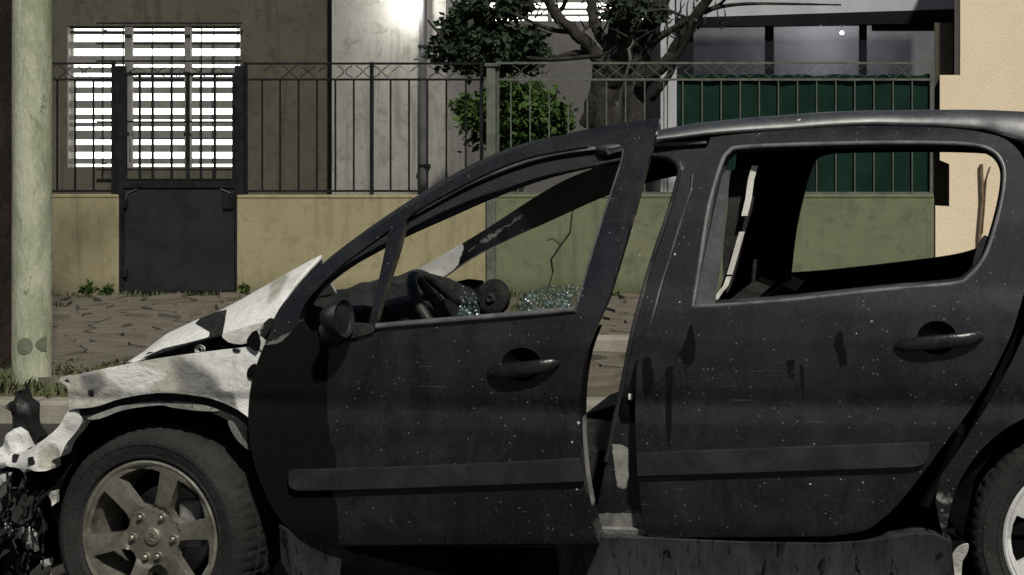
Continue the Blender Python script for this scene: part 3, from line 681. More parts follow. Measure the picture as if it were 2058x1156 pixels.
# --- front door
fd_out = spline([(1203, 1092, 1), (1186, 1030), (1173, 960), (1166, 880), (1166, 790), (1178, 710), (1200, 652), (1222, 604, 1), (1248, 520), (1283, 400), (1308, 305), (1326, 238, 1),
    (1262, 246), (1160, 264), (1060, 292), (965, 331), (880, 377), (800, 427), (722, 479), (655, 530), (598, 583), (562, 625), (541, 672), (522, 715), (507, 760), (500, 812), (500, 870), (512, 935), (536, 1000), (568, 1050), (608, 1080), (668, 1096, 1)], 4)
fd_main = spline([(1158, 622, 1), (1182, 540), (1212, 440), (1238, 360), (1252, 312), (1246, 292), (1209, 291), (1079, 312), (992, 342), (906, 385), (840, 422), (815, 444, 1), (795, 520), (768, 600), (753, 657, 1)], 4)
fd_tri = spline([(738, 660, 1), (755, 590), (782, 462, 1), (735, 497), (690, 530), (640, 578), (612, 612), (602, 645), (618, 668, 1)], 4)
dark_fd = spline([(498, 700), (560, 690), (610, 640), (640, 664), (655, 690), (660, 760), (660, 860), (676, 920), (668, 980), (680, 1040), (676, 1100), (600, 1120), (480, 1100), (480, 800)], 3)  # matt black front part of the door, wavy rear edge
drip1 = [(676, 905), (684, 915), (682, 938), (672, 935)]
ash_edge = [(1100, 0)] 
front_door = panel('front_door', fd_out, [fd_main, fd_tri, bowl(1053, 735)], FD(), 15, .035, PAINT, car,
    masks=[(1, dark_fd), (2, [(520, 690), (600, 650), (640, 668), (560, 720), (530, 770), (505, 800)], .62)], soft=12, bev=.005)
front_door['label'] = 'scorched black front door, swung open, glass gone'
rear_edge = [(x, y) for x, y in fd_out if 600 <= y and x > 1100]
# inner shell of the door: its thickness and the torn trim at its rear edge
panel('inner_shell', spline([(1200, 1088, 1), (1184, 1030), (1172, 960), (1165, 880), (1166, 790), (1178, 712), (1197, 660, 1), (760, 690, 1), (640, 720), (560, 780), (540, 900), (600, 1060, 1)], 3), [], FD(.034), 30, .095, PAINT, front_door,
    masks=[(1, lambda x, y: .9 if y < 820 else .3), (2, [(1150, 830), (1240, 830), (1240, 1010), (1160, 1040)], .62)])
tube('weather_strip', [S(x, y, -.004, HX, FT) for x, y in [(757, 656), (860, 647), (960, 639), (1060, 631), (1157, 622)]], .009, SEAL_AND_GLINT, front_door, 8)
tube('frame_seal', [S(x, y, .022, HX, FT) for x, y in fd_main[25:44]], .006, SEAL_AND_GLINT, front_door, 6)
tube('frame_highlight', [S(x, y, .004, HX, FT) for x, y in fd_main[1:19]], .0045, SEAL_AND_GLINT, front_door, 6)  # highlight down the frame's rear edge, modelled as a thin pale tube
panel('rub_strip', spline([(580, 952), (586, 946), (620, 945, 1), (900, 936), (1164, 922, 1), (1172, 968, 1), (900, 978), (640, 986), (590, 984), (580, 972)], 4), [], FD(-.016), 30, .017, DARKTRIM, front_door, bev=.007)
def handle(parent, fn, cx, cy, w, slope, nm='handle'):
    # dark bowl, then the pull bar across it
    bm = bmesh.new(); rows = []
    for i in range(7):
        t = i / 6; row = []
        for k in range(28):
            a = 6.283 * k / 28; row.append(bm.verts.new(fn(cx - 5 + 40 * (1 - t) * math.cos(a), cy - 2 + 34 * (1 - t) * math.sin(a)) + Vector((0, -.0015 + .034 * math.sin(t * 1.57), 0))))
        rows.append(row)
    for i in range(6):
        for k in range(28): bm.faces.new((rows[i][k], rows[i][(k + 1) % 28], rows[i + 1][(k + 1) % 28], rows[i + 1][k]))
    bmesh.ops.remove_doubles(bm, verts=bm.verts, dist=1e-6)
    from_bm('handle_bowl', bm, SOOTBLACK, parent, smooth=60)
    bm = bmesh.new(); rings = []
    for i in range(17):
        t = i / 16 * 2 - 1; px = cx + t * w; py = cy + 4 - slope * t * w
        p = fn(px, py) + Vector((0, -.030 + .026 * abs(t) ** 3, 0)); hh = .0175 * (1 - .22 * abs(t) ** 2) * math.sqrt(max(0, 1 - abs(t) ** 9)) + .003; dd = .010 * (1 - .4 * abs(t) ** 3)
        rings.append([bm.verts.new(p + Vector((0, -dd * math.sin(6.283 * k / 14), hh * math.cos(6.283 * k / 14)))) for k in range(14)])
    for i in range(16):
        for k in range(14): bm.faces.new((rings[i][k], rings[i][(k + 1) % 14], rings[i + 1][(k + 1) % 14], rings[i + 1][k]))
    bm.faces.new(rings[0]); bm.faces.new(rings[-1])
    from_bm(nm, bm, HANDLE, parent, smooth=50)
HANDLE = mottled('gloss_black_handle', (.008, .008, .009), (.016, .016, .017), 9, .25, .2, 60, spec=.6)
handle(front_door, FD(), 1053, 735, 72, .13)
# mirror: housing, broken face, stalk
def mirror_housing():
    c = S(686, 640, -.085, HX, FT); bm = bmesh.new(); rows = []; n = 24
    for i in range(11):
        t = i / 10; rows.append([])
        for k in range(n):
            a = 6.283 * k / n; f = math.sin(math.acos(max(-1, min(1, t * 1.0 - .02)))) if t > 0 else 1
            f = math.sqrt(max(0.0, 1 - t ** 2.2))
            p = .62 * Vector((.012 - .085 * t + .016 * math.cos(a) * f, .085 * f * math.cos(a) - .03 * t, .084 * f * math.sin(a) * (1 + .12 * math.cos(a)) - .012 * math.cos(a)))
            rows[-1].append(bm.verts.new(c + p))
    for i in range(10):
        for k in range(n): bm.faces.new((rows[i][k], rows[i][(k + 1) % n], rows[i + 1][(k + 1) % n], rows[i + 1][k]))
    # recessed rear face
    inn = [bm.verts.new(v.co + (c + Vector((.0075, 0, 0)) - v.co) * .14 + Vector((-.004, 0, 0))) for v in rows[0]]
    inn2 = [bm.verts.new(v.co + (c - v.co) * .06 + Vector((-.004, 0, 0))) for v in inn]
    for k in range(n):
        bm.faces.new((rows[0][k], rows[0][(k + 1) % n], inn[(k + 1) % n], inn[k])); bm.faces.new((inn[k], inn[(k + 1) % n], inn2[(k + 1) % n], inn2[k]))
    bm.faces.new(inn2); bmesh.ops.remove_doubles(bm, verts=bm.verts, dist=1e-6)
    return from_bm('mirror', bm, CHARG, front_door, smooth=45), c
CHARG = mottled('heat_glazed_plastic', (.010, .010, .010), (.022, .022, .021), 9, .48, .4, 40, (.03, .03, .03), -.1, spec=.35)
mh, mc = mirror_housing()
tube('mirror_stalk', [S(668, 676, .01, HX, FT), S(672, 670, -.03, HX, FT), mc + Vector((-.02, .03, -.045))], [.035, .028, .024], CHARG, front_door, 10)
panel('mirror_base', spline([(640, 660), (662, 648), (742, 652, 1), (750, 668), (700, 682), (656, 688)], 4), [], FD(-.012), 14, .02, CHAR, front_door, bev=.006)
# broken glass left standing along the belt of the door
for shp in ([(912, 648), (925, 610), (930, 572), (940, 598), (952, 588), (958, 600), (966, 640)], [(1045, 638), (1052, 612), (1090, 604), (1130, 592), (1164, 584), (1158, 626)], [(1036, 640), (1050, 592), (1090, 576), (1150, 572), (1166, 580), (1120, 596), (1070, 606), (1044, 634)], [(985, 645), (996, 630), (1030, 632), (1040, 640)]):
    panel('glass_shard', shp, [], FD(.012), 24, .004, GLASS_SH, front_door, bev=0)

# --- rear door
rd_out = spline([(1303, 1081, 1), (1288, 1010), (1278, 900), (1277, 790), (1285, 706), (1312, 640), (1340, 545), (1372, 440), (1402, 345), (1428, 276, 1), (1500, 268), (1610, 259), (1750, 253), (1880, 256), (1975, 266), (2030, 286), (2062, 330), (2074, 400), (2074, 480), (2062, 570), (2044, 637), (2030, 678), (1996, 748), (1952, 820), (1900, 890), (1848, 960), (1808, 1010), (1772, 1044), (1738, 1066), (1670, 1078, 1)], 4)
rd_win = spline([(1392, 617, 1), (1407, 524), (1424, 416), (1449, 330), (1464, 306), (1492, 296), (1640, 290), (1812, 287), (1942, 290), (1992, 302), (2014, 326), (2019, 358), (2012, 410), (1993, 481), (1975, 524), (1947, 557), (1914, 571), (1769, 584), (1596, 603), (1440, 615, 1)], 4)
dr = []
def drip(x, y0, y1, w, ww=None): return [(x - (ww or w), y0), (x + (ww or w), y0), (x + w, (y0 + y1) / 2), (x + w * .5, y1), (x - w * .5, y1), (x - w, (y0 + y1) / 2)]
drips = [[(1388, 645), (1398, 690), (1394, 730), (1381, 735), (1381, 790), (1377, 790), (1376, 730), (1360, 715), (1376, 690)], [(1687, 660), (1702, 705), (1702, 745), (1690, 750), (1682, 710), (1672, 690)],
         drip(1345, 735, 905, 6, 9), drip(1300, 720, 800, 9), drip(1590, 720, 790, 6), drip(1612, 730, 800, 4), drip(1485, 730, 775, 3), drip(1318, 740, 900, 3)]
rear_door = panel('rear_door', rd_out, [rd_win, bowl(1888, 681)], RD(), 15, .035, PAINT, car, masks=[(1, d) for d in drips], soft=7, bev=.005)
rear_door['label'] = 'black rear door with ash specks and water runs, slightly ajar'
tube('window_seal', [S(x, y, .006, RX, RT) for x, y in rd_win] + [S(*rd_win[0], .006, RX, RT)], .0075, SEAL_AND_GLINT, rear_door, 8)
inner = [(1545 + (x - 1545) * .985 + 4, 440 + (y - 440) * .97) for x, y in rd_win]
tube('inner_seal', [S(x, y, .05, RX, RT) for x, y in inner], .010, DARKTRIM, rear_door, 6)
panel('glass_shard', spline([(1396, 612, 1), (1425, 470), (1452, 352), (1468, 345, 1), (1462, 400), (1450, 520), (1436, 612, 1)], 3), [], RD(.022), 24, .004, mottled('smoked_glass', (.045, .048, .050), (.075, .078, .080), 8, .3, .2, 50), rear_door, bev=0)
panel('rub_strip', spline([(1279, 912, 1), (1500, 903), (1700, 896), (1852, 891), (1866, 898), (1867, 912), (1856, 932), (1835, 939, 1), (1500, 950), (1281, 957, 1)], 4), [], RD(-.016), 30, .017, DARKTRIM, rear_door, bev=.007)
handle(rear_door, RD(), 1888, 681, 90, .10)
panel('inner_shell', spline([(1305, 1076, 1), (1292, 1000), (1282, 900), (1282, 790), (1292, 712), (1318, 650, 1), (1700, 612), (1960, 600, 1), (2030, 640, 1), (1985, 748), (1892, 885), (1800, 1008), (1760, 1046), (1670, 1073, 1)], 3), [], RD(.034), 40, .07, PAINT, rear_door, masks=[(1, lambda x, y: .9)])

# --- body frame: A-pillar, cant rail, B-pillar, sill (one pressing), seen behind the doors
bf_out = spline([(540, 668, 1), (560, 622), (598, 578), (655, 524), (722, 472), (800, 418), (880, 368), (965, 322), (1060, 286), (1160, 268), (1240, 272), (1330, 280, 1), (1440, 290, 1), (1400, 420), (1350, 580), (1318, 720), (1312, 900), (1330, 1100, 1), (620, 1108, 1), (545, 1000), (530, 850)], 3)
bf_hole = spline([(1196, 1040, 1), (1210, 970), (1228, 880), (1252, 765), (1270, 672), (1290, 596), (1312, 520), (1340, 438), (1361, 366), (1364, 338), (1350, 320), (1320, 313), (1280, 315), (1180, 335), (1090, 358), (992, 394), (905, 432), (820, 470), (740, 512), (690, 541), (640, 580), (612, 616), (604, 670), (604, 800), (620, 1040, 1)], 4)
panel('body_frame', bf_out, [bf_hole], BD(.055), 16, .07, PAINT, car, masks=[(2, [(1228, 890), (1260, 900), (1262, 980), (1244, 985)], 1.0), (2, [(600, 640), (1400, 300), (1420, 330), (640, 690)], .4), (2, [(1180, 1030), (1320, 1030), (1320, 1110), (1180, 1110)], .9)], soft=8, bev=.008)
tube('door_seal', [S(x, y, .05) for x, y in bf_hole[6:80]], .007, DARKTRIM, car, 6)
tube('gutter_trim', [S(x, y, .04) for x, y in spline([(720, 492), (830, 430), (960, 362), (1080, 318), (1200, 298), (1300, 292), (1420, 286)], 5, False)], .007, SEAL_AND_GLINT, car, 6)
tube('pillar_highlight', [S(x, y, .048) for x, y in spline([(1392, 350), (1386, 400), (1368, 452), (1350, 510), (1330, 570), (1312, 640), (1300, 690)], 4, False)], [.003] * 4 + [.007] * 9 + [.004] * 12, SEAL_AND_GLINT, car, 6)  # bright gleam on the centre pillar, put in as a pale tube
box('door_striker', S(1262, 792, .035), S(1276, 800, .07), ASH, car, .003)
panel('striker_plate', [(1240, 800), (1278, 795), (1276, 850), (1246, 845)], [], BD(.045), 30, .01, SOOTBLACK, car)

# --- sill under the doors
sl_top = [(560, 1056), (600, 1072), (690, 1092), (900, 1094), (1110, 1096), (1190, 1080), (1310, 1082), (1500, 1090), (1660, 1092), (1760, 1086), (1830, 1074)]
sl_out = sl_top + [(1880, 1074), (1912, 1092), (1921, 1180), (1700, 1190), (1200, 1192), (800, 1192), (600, 1188), (565, 1130)]
panel('sill', sl_out, [], BD(-.012), 22, .08, SILLMAT, car, bev=.012)
panel('sill_lip', [(1195, 1062), (1300, 1064), (1306, 1080), (1200, 1079)], [], BD(.03), 30, .03, GREYMETAL, car, bev=.004)
panel('jacking_strip', [(690, 1102), (1116, 1106), (1124, 1200), (680, 1200)], [], BD(-.03), 30, .03, SOOTBLACK, car, bev=.006)

# --- quarter panel and rear wheel arch
RWX, RWY, FWX, FWY = 2170.0, 1084.0, 300.0, 1080.0
arch = [(RWX + 268 * math.cos(R(a)), RWY + 268 * math.sin(R(a))) for a in range(150, 391, 8)]
qp = [(2066, 292), (2050, 284), (2000, 262), (2058, 240), (2200, 244), (2400, 270), (2560, 330), (2640, 480), (2680, 640), (2700, 900), (2680, 1080), (2600, 1130), (2440, 1150)] + [(x, y) for x, y in arch[::-1]] + [(1924, 1190), (1900, 1100), (1880, 1010), (1888, 960), (1930, 900), (1985, 815), (2030, 735), (2064, 660), (2086, 560), (2094, 430), (2088, 340)]
qmask = [(2, [(1870, 970), (1905, 930), (1930, 1000), (1935, 1070), (1860, 1080), (1800, 1090)], .45), (1, [(1780, 1090), (1960, 1085), (1960, 1160), (1780, 1160)], .6)]
qpan = panel('quarter_panel', qp, [], BD(.012), 18, .03, PAINT, car, masks=qmask, soft=16, bev=.006)
panel('rear_arch_gap', [(1880, 1010), (2094, 560), (2110, 430), (2095, 300), (2140, 300), (2200, 500), (2100, 760), (1960, 960), (1935, 1080)], [], BD(.09), 60, .02, SOOTBLACK, car, bev=0)
panel('torn_liner', spline([(1906, 1160), (1912, 1120), (1926, 1100), (1946, 1094), (1944, 1112), (1934, 1130), (1930, 1165)], 3), [], BD(.03), 14, .012, ASH, car, bev=.003)
def arch_liner(cx, cy, r, a0, a1, ya, yb, nm):
    vs, fs = [], []; cols = list(range(a0, a1 + 1, 6))
    for a in cols:
        for Y in (ya, yb):
            p = P(cx + r * math.cos(R(a)), cy + r * math.sin(R(a)), 4.55); vs.append((p.x, Y, p.z))
    for i in range(len(cols) - 1): fs.append((2 * i, 2 * i + 1, 2 * i + 3, 2 * i + 2))
    n0 = len(vs); c = P(cx, cy, 4.55); vs.append((c.x, yb, c.z))
    for i in range(len(cols) - 1): fs.append((2 * i + 1, n0, 2 * i + 3))
    return from_data(nm, vs, fs, SOOTBLACK, car, smooth=40)
arch_liner(RWX, RWY, 272, 140, 400, 4.54, 5.0, 'rear_wheel_well')
arch_liner(FWX, FWY, 290, 160, 380, 4.585, 5.05, 'front_wheel_well')

# --- front fender, burnt to bare pale metal
fe = spline([(119, 765), (126, 757), (150, 754), (221, 739), (318, 721), (420, 707), (500, 697, 1), (540, 690, 1), (545, 720), (525, 760), (512, 800), (506, 845, 1), (478, 824), (439, 806), (391, 795), (318, 790), (245, 801), (190, 818), (139, 822, 1), (136, 780, 1), (131, 774)], 4)
slot = spline([(128, 766), (138, 762), (138, 772)], 3)
fmask = [(0, spline([(120, 750), (170, 748), (205, 742), (216, 760), (250, 788), (215, 815), (150, 830), (120, 800)], 3)), (0, spline([(270, 728), (340, 716), (372, 718), (380, 800), (330, 800), (300, 778), (336, 752)], 3)), (1, spline([(498, 742), (512, 730), (518, 752), (506, 762), (497, 756)], 2)), (1, [(468, 700), (486, 700), (480, 712), (468, 710)]), (1, [(176, 784), (190, 782), (190, 798), (178, 798)])]
fend = panel('front_fender', fe, [slot], BD(.01), 6, .02, None, car, masks=fmask, soft=9, bev=.004)
def ash_metal():
    m, nt, b = new_mat('fender_burnt_to_ash'); co = coords(nt); L = nt.links
    at = nt.nodes.new('ShaderNodeAttribute'); at.attribute_name = 'mask'; sp = nt.nodes.new('ShaderNodeSeparateColor'); L.new(at.outputs['Color'], sp.inputs[0])
    big = fbm(nt, co, 5.2, 5, .5, .8); mid = fbm(nt, co, 13, 6, .6, 1.2); fine = fbm(nt, co, 70, 5, .7)
    e = math_n(nt, 'MULTIPLY', math_n(nt, 'SUBTRACT', mid, .5), .8)
    def burn(ch): return step(nt, math_n(nt, 'ADD', sp.outputs[ch], e), .22, .80)
    col = mixc(nt, step(nt, mid, .35, .65), (.56, .56, .535), (.66, .66, .645))
    beige = mixc(nt, step(nt, mid, .38, .60), mixc(nt, big, (.27, .265, .235), (.34, .33, .295)), (.43, .42, .365))
    col = mixc(nt, burn(0), col, beige)
    col = mixc(nt, burn(2), col, mixc(nt, step(nt, mid, .4, .6), (.115, .115, .112), (.185, .183, .176)))
    st = fbm(nt, coords(nt, (1, 1, 2.6)), 16, 6, .7, 1.4)
    col = mixc(nt, math_n(nt, 'MULTIPLY', step(nt, st, .52, .70), .45), col, (.27, .265, .25))
    col = mixc(nt, math_n(nt, 'MULTIPLY', step(nt, st, .66, .76), .5), col, (.16, .12, .085))
    col = mixc(nt, math_n(nt, 'MULTIPLY', step(nt, fine, .60, .76), .6), col, (.20, .195, .185))
    col = mixc(nt, step(nt, math_n(nt, 'ADD', sp.outputs[1], math_n(nt, 'MULTIPLY', e, .8)), .42, .58), col, mixc(nt, step(nt, fine, .45, .7), (.011, .011, .011), (.035, .034, .032)))
    L.new(col, b.inputs['Base Color']); b.inputs['Roughness'].default_value = .85; b.inputs['Specular IOR Level'].default_value = .2
    bump(nt, b, math_n(nt, 'ADD', mid, math_n(nt, 'MULTIPLY', fine, .5)), .55, .012); return m
FASH = ash_metal(); fend.data.materials.append(FASH) if len(fend.data.materials) == 0 else None
if fend.data.materials and fend.data.materials[0] is None: fend.data.materials[0] = FASH
ml = fend.data.attributes['mask'].data
def recolour(o, polys, ch, inv):                  # extra heat stains, given in pixels
    for v, m in zip(o.data.vertices, o.data.attributes['mask'].data):
        x = VX + v.co.x / v.co.y * F; y = VY + (H - v.co.z) / v.co.y * F; c = list(m.color)
        for poly, soft in polys: c[ch] = max(c[ch], max(0, min(1, .5 + sdist(x, y, poly) / (2 * soft))))
        m.color = c
recolour(fend, [([(345, 722), (385, 722), (418, 745), (440, 768), (450, 800), (400, 795), (370, 785), (352, 755)], 24), ([(420, 780), (470, 790), (480, 826), (440, 806)], 8), ([(160, 752), (200, 750), (215, 775), (190, 795), (165, 780)], 12)], 2, 0)
# black burnt arch edge with a pale inner lip
panel('arch_edge', spline([(150, 824, 1), (190, 819), (245, 802), (318, 791), (391, 796), (439, 807), (478, 826), (506, 848, 1), (508, 905, 1), (496, 895), (470, 855), (430, 832), (380, 822), (318, 812), (245, 818), (176, 846, 1)], 3), [], BD(.035), 14, .03, CHAR, car, bev=.006)
panel('arch_lip', spline([(174, 842), (200, 830), (250, 814), (318, 806), (345, 810), (350, 806), (400, 812), (440, 826), (400, 826), (350, 820), (318, 815), (250, 824), (200, 842)], 3), [], BD(.03), 12, .008, GREYMETAL, car, bev=.003)
panel('arch_stay', spline([(458, 848), (470, 850), (488, 880), (504, 905), (490, 898), (470, 876)], 3), [], BD(.034), 12, .012, GREYMETAL, car, bev=.003)

# --- bonnet, scuttle, white corner along the windscreen
near = [(545, 650), (500, 660), (446, 673), (380, 690), (318, 708), (262, 727)]
crest = [(646, 511), (612, 529), (560, 558), (488, 600), (446, 622), (391, 643), (335, 668), (300, 696), (263, 726)]
def along(c, t):
    k = t * (len(c) - 1); i = min(int(k), len(c) - 2); f = k - i; return c[i][0] + (c[i + 1][0] - c[i][0]) * f, c[i][1] + (c[i + 1][1] - c[i][1]) * f
bm = bmesh.new(); lay = bm.verts.layers.float_color.new('mask'); rows = []
hood_dark = [([(391, 650), (412, 632), (456, 622), (452, 650), (448, 672), (420, 690), (300, 720), (262, 730), (330, 700), (420, 678), (422, 668)], 4, 1), ([(545, 560), (575, 545), (580, 560), (556, 600), (536, 612)], 8, 0)]
NU = 60
for i in range(NU + 1):
    t = i / NU; a = P(*along(near, t), 4.66); b = P(*along(crest, t), 4.86); row = []
    cen = Vector((b.x - .02, YC, min(b.z - .01, .90 - .22 * t))); far = Vector((a.x - .02, 2 * YC - 4.7, min(a.z, .84 - .16 * t)))
    for j in range(29):
        if j <= 14: w = j / 14; p = a.lerp(b, w); p.y -= .045 * math.sin(w * math.pi) * (1 - t * .5)
        elif j <= 21: w = (j - 14) / 7; p = b.lerp(cen, w); p.z = cen.z + (b.z - cen.z) * (1 - w) ** 3.5
        else: w = (j - 21) / 7; p = cen.lerp(far, w); p.z += .02 * math.sin(w * math.pi)
        p += Vector((0, 0, .006 * mnoise.noise((p.x * 5, p.y * 5, 1)))) * (1 if 0 < j else 0); v = bm.verts.new(p)
        px, py = VX + p.x / p.y * F, VY + (H - p.z) / p.y * F; c = [0, 0, 0, 1]
        for poly, soft, ch in hood_dark: c[ch] = max(c[ch], max(0, min(1, .5 + sdist(px, py, poly) / (2 * soft))))
        v[lay] = c; row.append(v)
    rows.append(row)
for i in range(NU):
    for j in range(28): bm.faces.new((rows[i][j], rows[i][j + 1], rows[i + 1][j + 1], rows[i + 1][j]))
hood = from_bm('bonnet', bm, FASH, car, smooth=50); hood['label'] = 'bonnet burnt to pale ash with a black scorched patch'
sm_ = hood.modifiers.new('thick', 'SOLIDIFY'); sm_.thickness = .012; sm_.offset = -1
# engine bay under the bonnet
a = P(262, 740, 4.75); b = P(560, 690, 4.75)
bm = bmesh.new(); bm_box(bm, (a.x, 4.74, .42), (b.x - .02, 6.0, a.z - .035)); bm_box(bm, (P(420, 0, 4.75).x, 4.76, .5), (b.x - .02, 5.98, P(0, 700, 4.75).z)); from_bm('engine_bay', bm, SOOTBLACK, car)
for (x, y, r) in ((306, 717, .016), (404, 702, .014)):
    bm = bmesh.new(); c = P(x, y, 4.68); lathe(bm, [(r, 0), (r, .012), (r * .5, .012), (r * .5, 0)], 14, c - Vector((0, .012, 0)), (0, 1, 0), (0, 0, 1)); from_bm('bonnet_stop', bm, ASH, car, smooth=30)
for shp, mt in (([(446, 672), (475, 662), (520, 650), (532, 656), (520, 668), (500, 690), (470, 692), (452, 684)], ASH), ([(496, 690), (500, 676), (514, 664), (522, 690), (514, 706)], SOOTBLACK), ([(515, 660), (526, 668), (532, 700), (522, 704)], ASH), ([(520, 664), (540, 640), (548, 650), (530, 680)], CHAR)):
    panel('wing_bracket', spline(shp, 2), [], BD(.004 if mt is not SOOTBLACK else -.004), 14, .015, mt, car, bev=.003)
panel('wing_hole', spline([(498, 742), (512, 731), (518, 752), (506, 762), (497, 756)], 3), [], BD(.004), 20, .004, SOOTBLACK, car, bev=0)

# --- roof skin
edge = [(1225, 300), (1300, 284), (1420, 271), (1520, 263), (1640, 255), (1760, 250), (1880, 253), (1980, 262), (2060, 288), (2200, 296), (2400, 318), (2540, 352)]
crown = [(1180, 292), (1290, 268), (1400, 247), (1500, 237), (1620, 228), (1750, 222), (1880, 221), (1980, 222), (2060, 225), (2200, 236), (2400, 262), (2540, 310)]
bm = bmesh.new(); lay = bm.verts.layers.float_color.new('mask'); rows = []
for i in range(61):
    t = i / 60; a = S(*along(edge, t), .004); q = along(crown, t); row = []
    b = P(q[0], q[1], a.y + .075); mid = Vector((b.x + .0, YC, b.z + .006))
    prof2 = []
    for k in range(9):
        w = k / 8; ang = w * math.pi / 2
        prof2.append(Vector((a.x + (b.x - a.x) * w, a.y + (b.y - a.y) * (1 - math.cos(ang)), a.z + (b.z - a.z) * math.sin(ang))))
    for k in range(1, 6): prof2.append(b.lerp(mid, k / 5) + Vector((0, 0, .004 * math.sin(k / 5 * math.pi))))
    full = prof2 + [mir(p) for p in prof2[-2::-1]]
    for p in full:
        p = p + Vector((0, 0, .003 * mnoise.noise((p.x * 4, p.y * 6, 5)))); v = bm.verts.new(p); v[lay] = (0, 0, 0, 1); row.append(v)
    rows.append(row)
for i in range(60):
    for j in range(len(rows[0]) - 1): bm.faces.new((rows[i][j], rows[i][j + 1], rows[i + 1][j + 1], rows[i + 1][j]))
roof = from_bm('roof', bm, scorched('glossy_roof_paint', (.010, .0105, .012), (.035, .036, .038), 1.0, (.34, .52), (.07, .07, .072), 3.0), car, smooth=60)
sm_ = roof.modifiers.new('thick', 'SOLIDIFY'); sm_.thickness = .03; sm_.offset = -1
a = rows_ = None
hd = [S(1240, 318, .06)]; bm = bmesh.new(); p = S(1225, 312, .06); q = mir(p)
bm_tube(bm, [p, (p + q) / 2 + Vector((-.03, 0, .03)), q], .035, 8); from_bm('windscreen_header', bm, SOOTBLACK, car, smooth=60)
p = S(1420, 330, .10); bm = bmesh.new(); bm_box(bm, (S(1200, 330).x, 4.76, 1.425), (S(2300, 330).x, 2 * YC - 4.76, 1.455)); from_bm('headlining', bm, SOOTBLACK, car)

# --- far side of the body
FARD = lambda off=0.0: (lambda x, y: mir(S(x, y, off)))
fw = spline([(1490, 640, 1), (1515, 500), (1550, 380), (1572, 332), (1590, 316), (1640, 308), (1812, 305), (1960, 306), (2040, 312), (2074, 330), (2090, 370), (2085, 430), (2070, 481), (2058, 530), (2020, 562), (1940, 588), (1769, 612), (1596, 632)], 4)
panel('far_rear_side', [(1290, 1081), (1285, 706), (1340, 545), (1428, 276), (1610, 259), (1750, 253), (1975, 256), (2100, 262), (2300, 300), (2560, 340), (2640, 480), (2690, 700), (2680, 1060), (2400, 1120), (1300, 1120)], [fw], FARD(), 40, .05, PAINT, car, masks=[(1, lambda x, y: 1.0)])
def SF(x, y, off=0.0):                            # pixel -> point on the far side of the body
    Y = 2 * YC - Y0
    for _ in range(14): Y = 2 * YC - side_y((x - VX) / F * Y, H - (y - VY) / F * Y) - off
    return P(x, y, Y)
far_p = spline([(780, 640, 1), (766, 606), (798, 571), (928, 493), (992, 454), (1100, 384), (1180, 345), (1270, 322), (1460, 308, 1), (1460, 342, 1), (1350, 356), (1235, 388), (1122, 437), (975, 506), (902, 553), (850, 590), (826, 640, 1)], 4)
panel('far_pillar', far_p, [], lambda x, y: SF(x, y, .05), 10, -.05, PAINT, car, masks=[(0, [(740, 640), (760, 560), (925, 470), (940, 496), (930, 530), (900, 560), (840, 640)]), (1, [(1090, 480), (1050, 420), (1100, 300), (1480, 280), (1480, 400), (1150, 470)]), (2, [(940, 500), (1000, 462), (1080, 410), (1084, 420), (1000, 478), (950, 512)], .8)], soft=10)
panel('far_sill', [(600, 1080), (1300, 1080), (1300, 1130), (560, 1130)], [], FARD(.05), 60, .06, SOOTBLACK, car)
panel('far_front_wing', [(440, 690), (600, 655), (640, 660), (620, 1080), (560, 1100), (500, 850)], [], FARD(.02), 40, .03, PAINT, car, masks=[(1, lambda x, y: 1.0)])
p = [S(1395, 330, .06), S(1340, 600, .05), S(1320, 1080, .05)]
panel('far_centre_pillar', [(1380, 290), (1470, 290), (1420, 480), (1400, 640), (1400, 1100), (1300, 1100), (1310, 700), (1340, 520)], [], FARD(.05), 40, .06, SOOTBLACK, car)
# windscreen scuttle and dashboard
def extr(name, prof_, ya, yb, mat, seg=14, wob=.012):
    vs, fs = [], []; n = len(prof_)
    for j in range(seg + 1):
        Y = ya + (yb - ya) * j / seg
        for i, (x, z) in enumerate(prof_):
            k = mnoise.noise((x * 9, Y * 6, z * 9)) * wob; vs.append((x + k, Y, z + k * 1.4))
    for j in range(seg):
        for i in range(n): fs.append((j * n + i, j * n + (i + 1) % n, (j + 1) * n + (i + 1) % n, (j + 1) * n + i))
    fs += [tuple(range(n)), tuple(range(seg * n, seg * n + n))]
    return from_data(name, vs, fs, mat, car, smooth=50)
dx0, dx1 = P(640, 0, 5.0).x, P(850, 0, 5.0).x
extr('dashboard', [(dx0 - .25, .87), (dx0 - .10, .92), (dx0 + .02, .945), (dx0 + .12, .94), (dx0 + .20, .90), (dx1 - .10, .84), (dx1 - .08, .76), (dx1 - .12, .66), (dx0, .60), (dx0 - .25, .62)], 4.72, 6.02, CHAR, 40, .035)
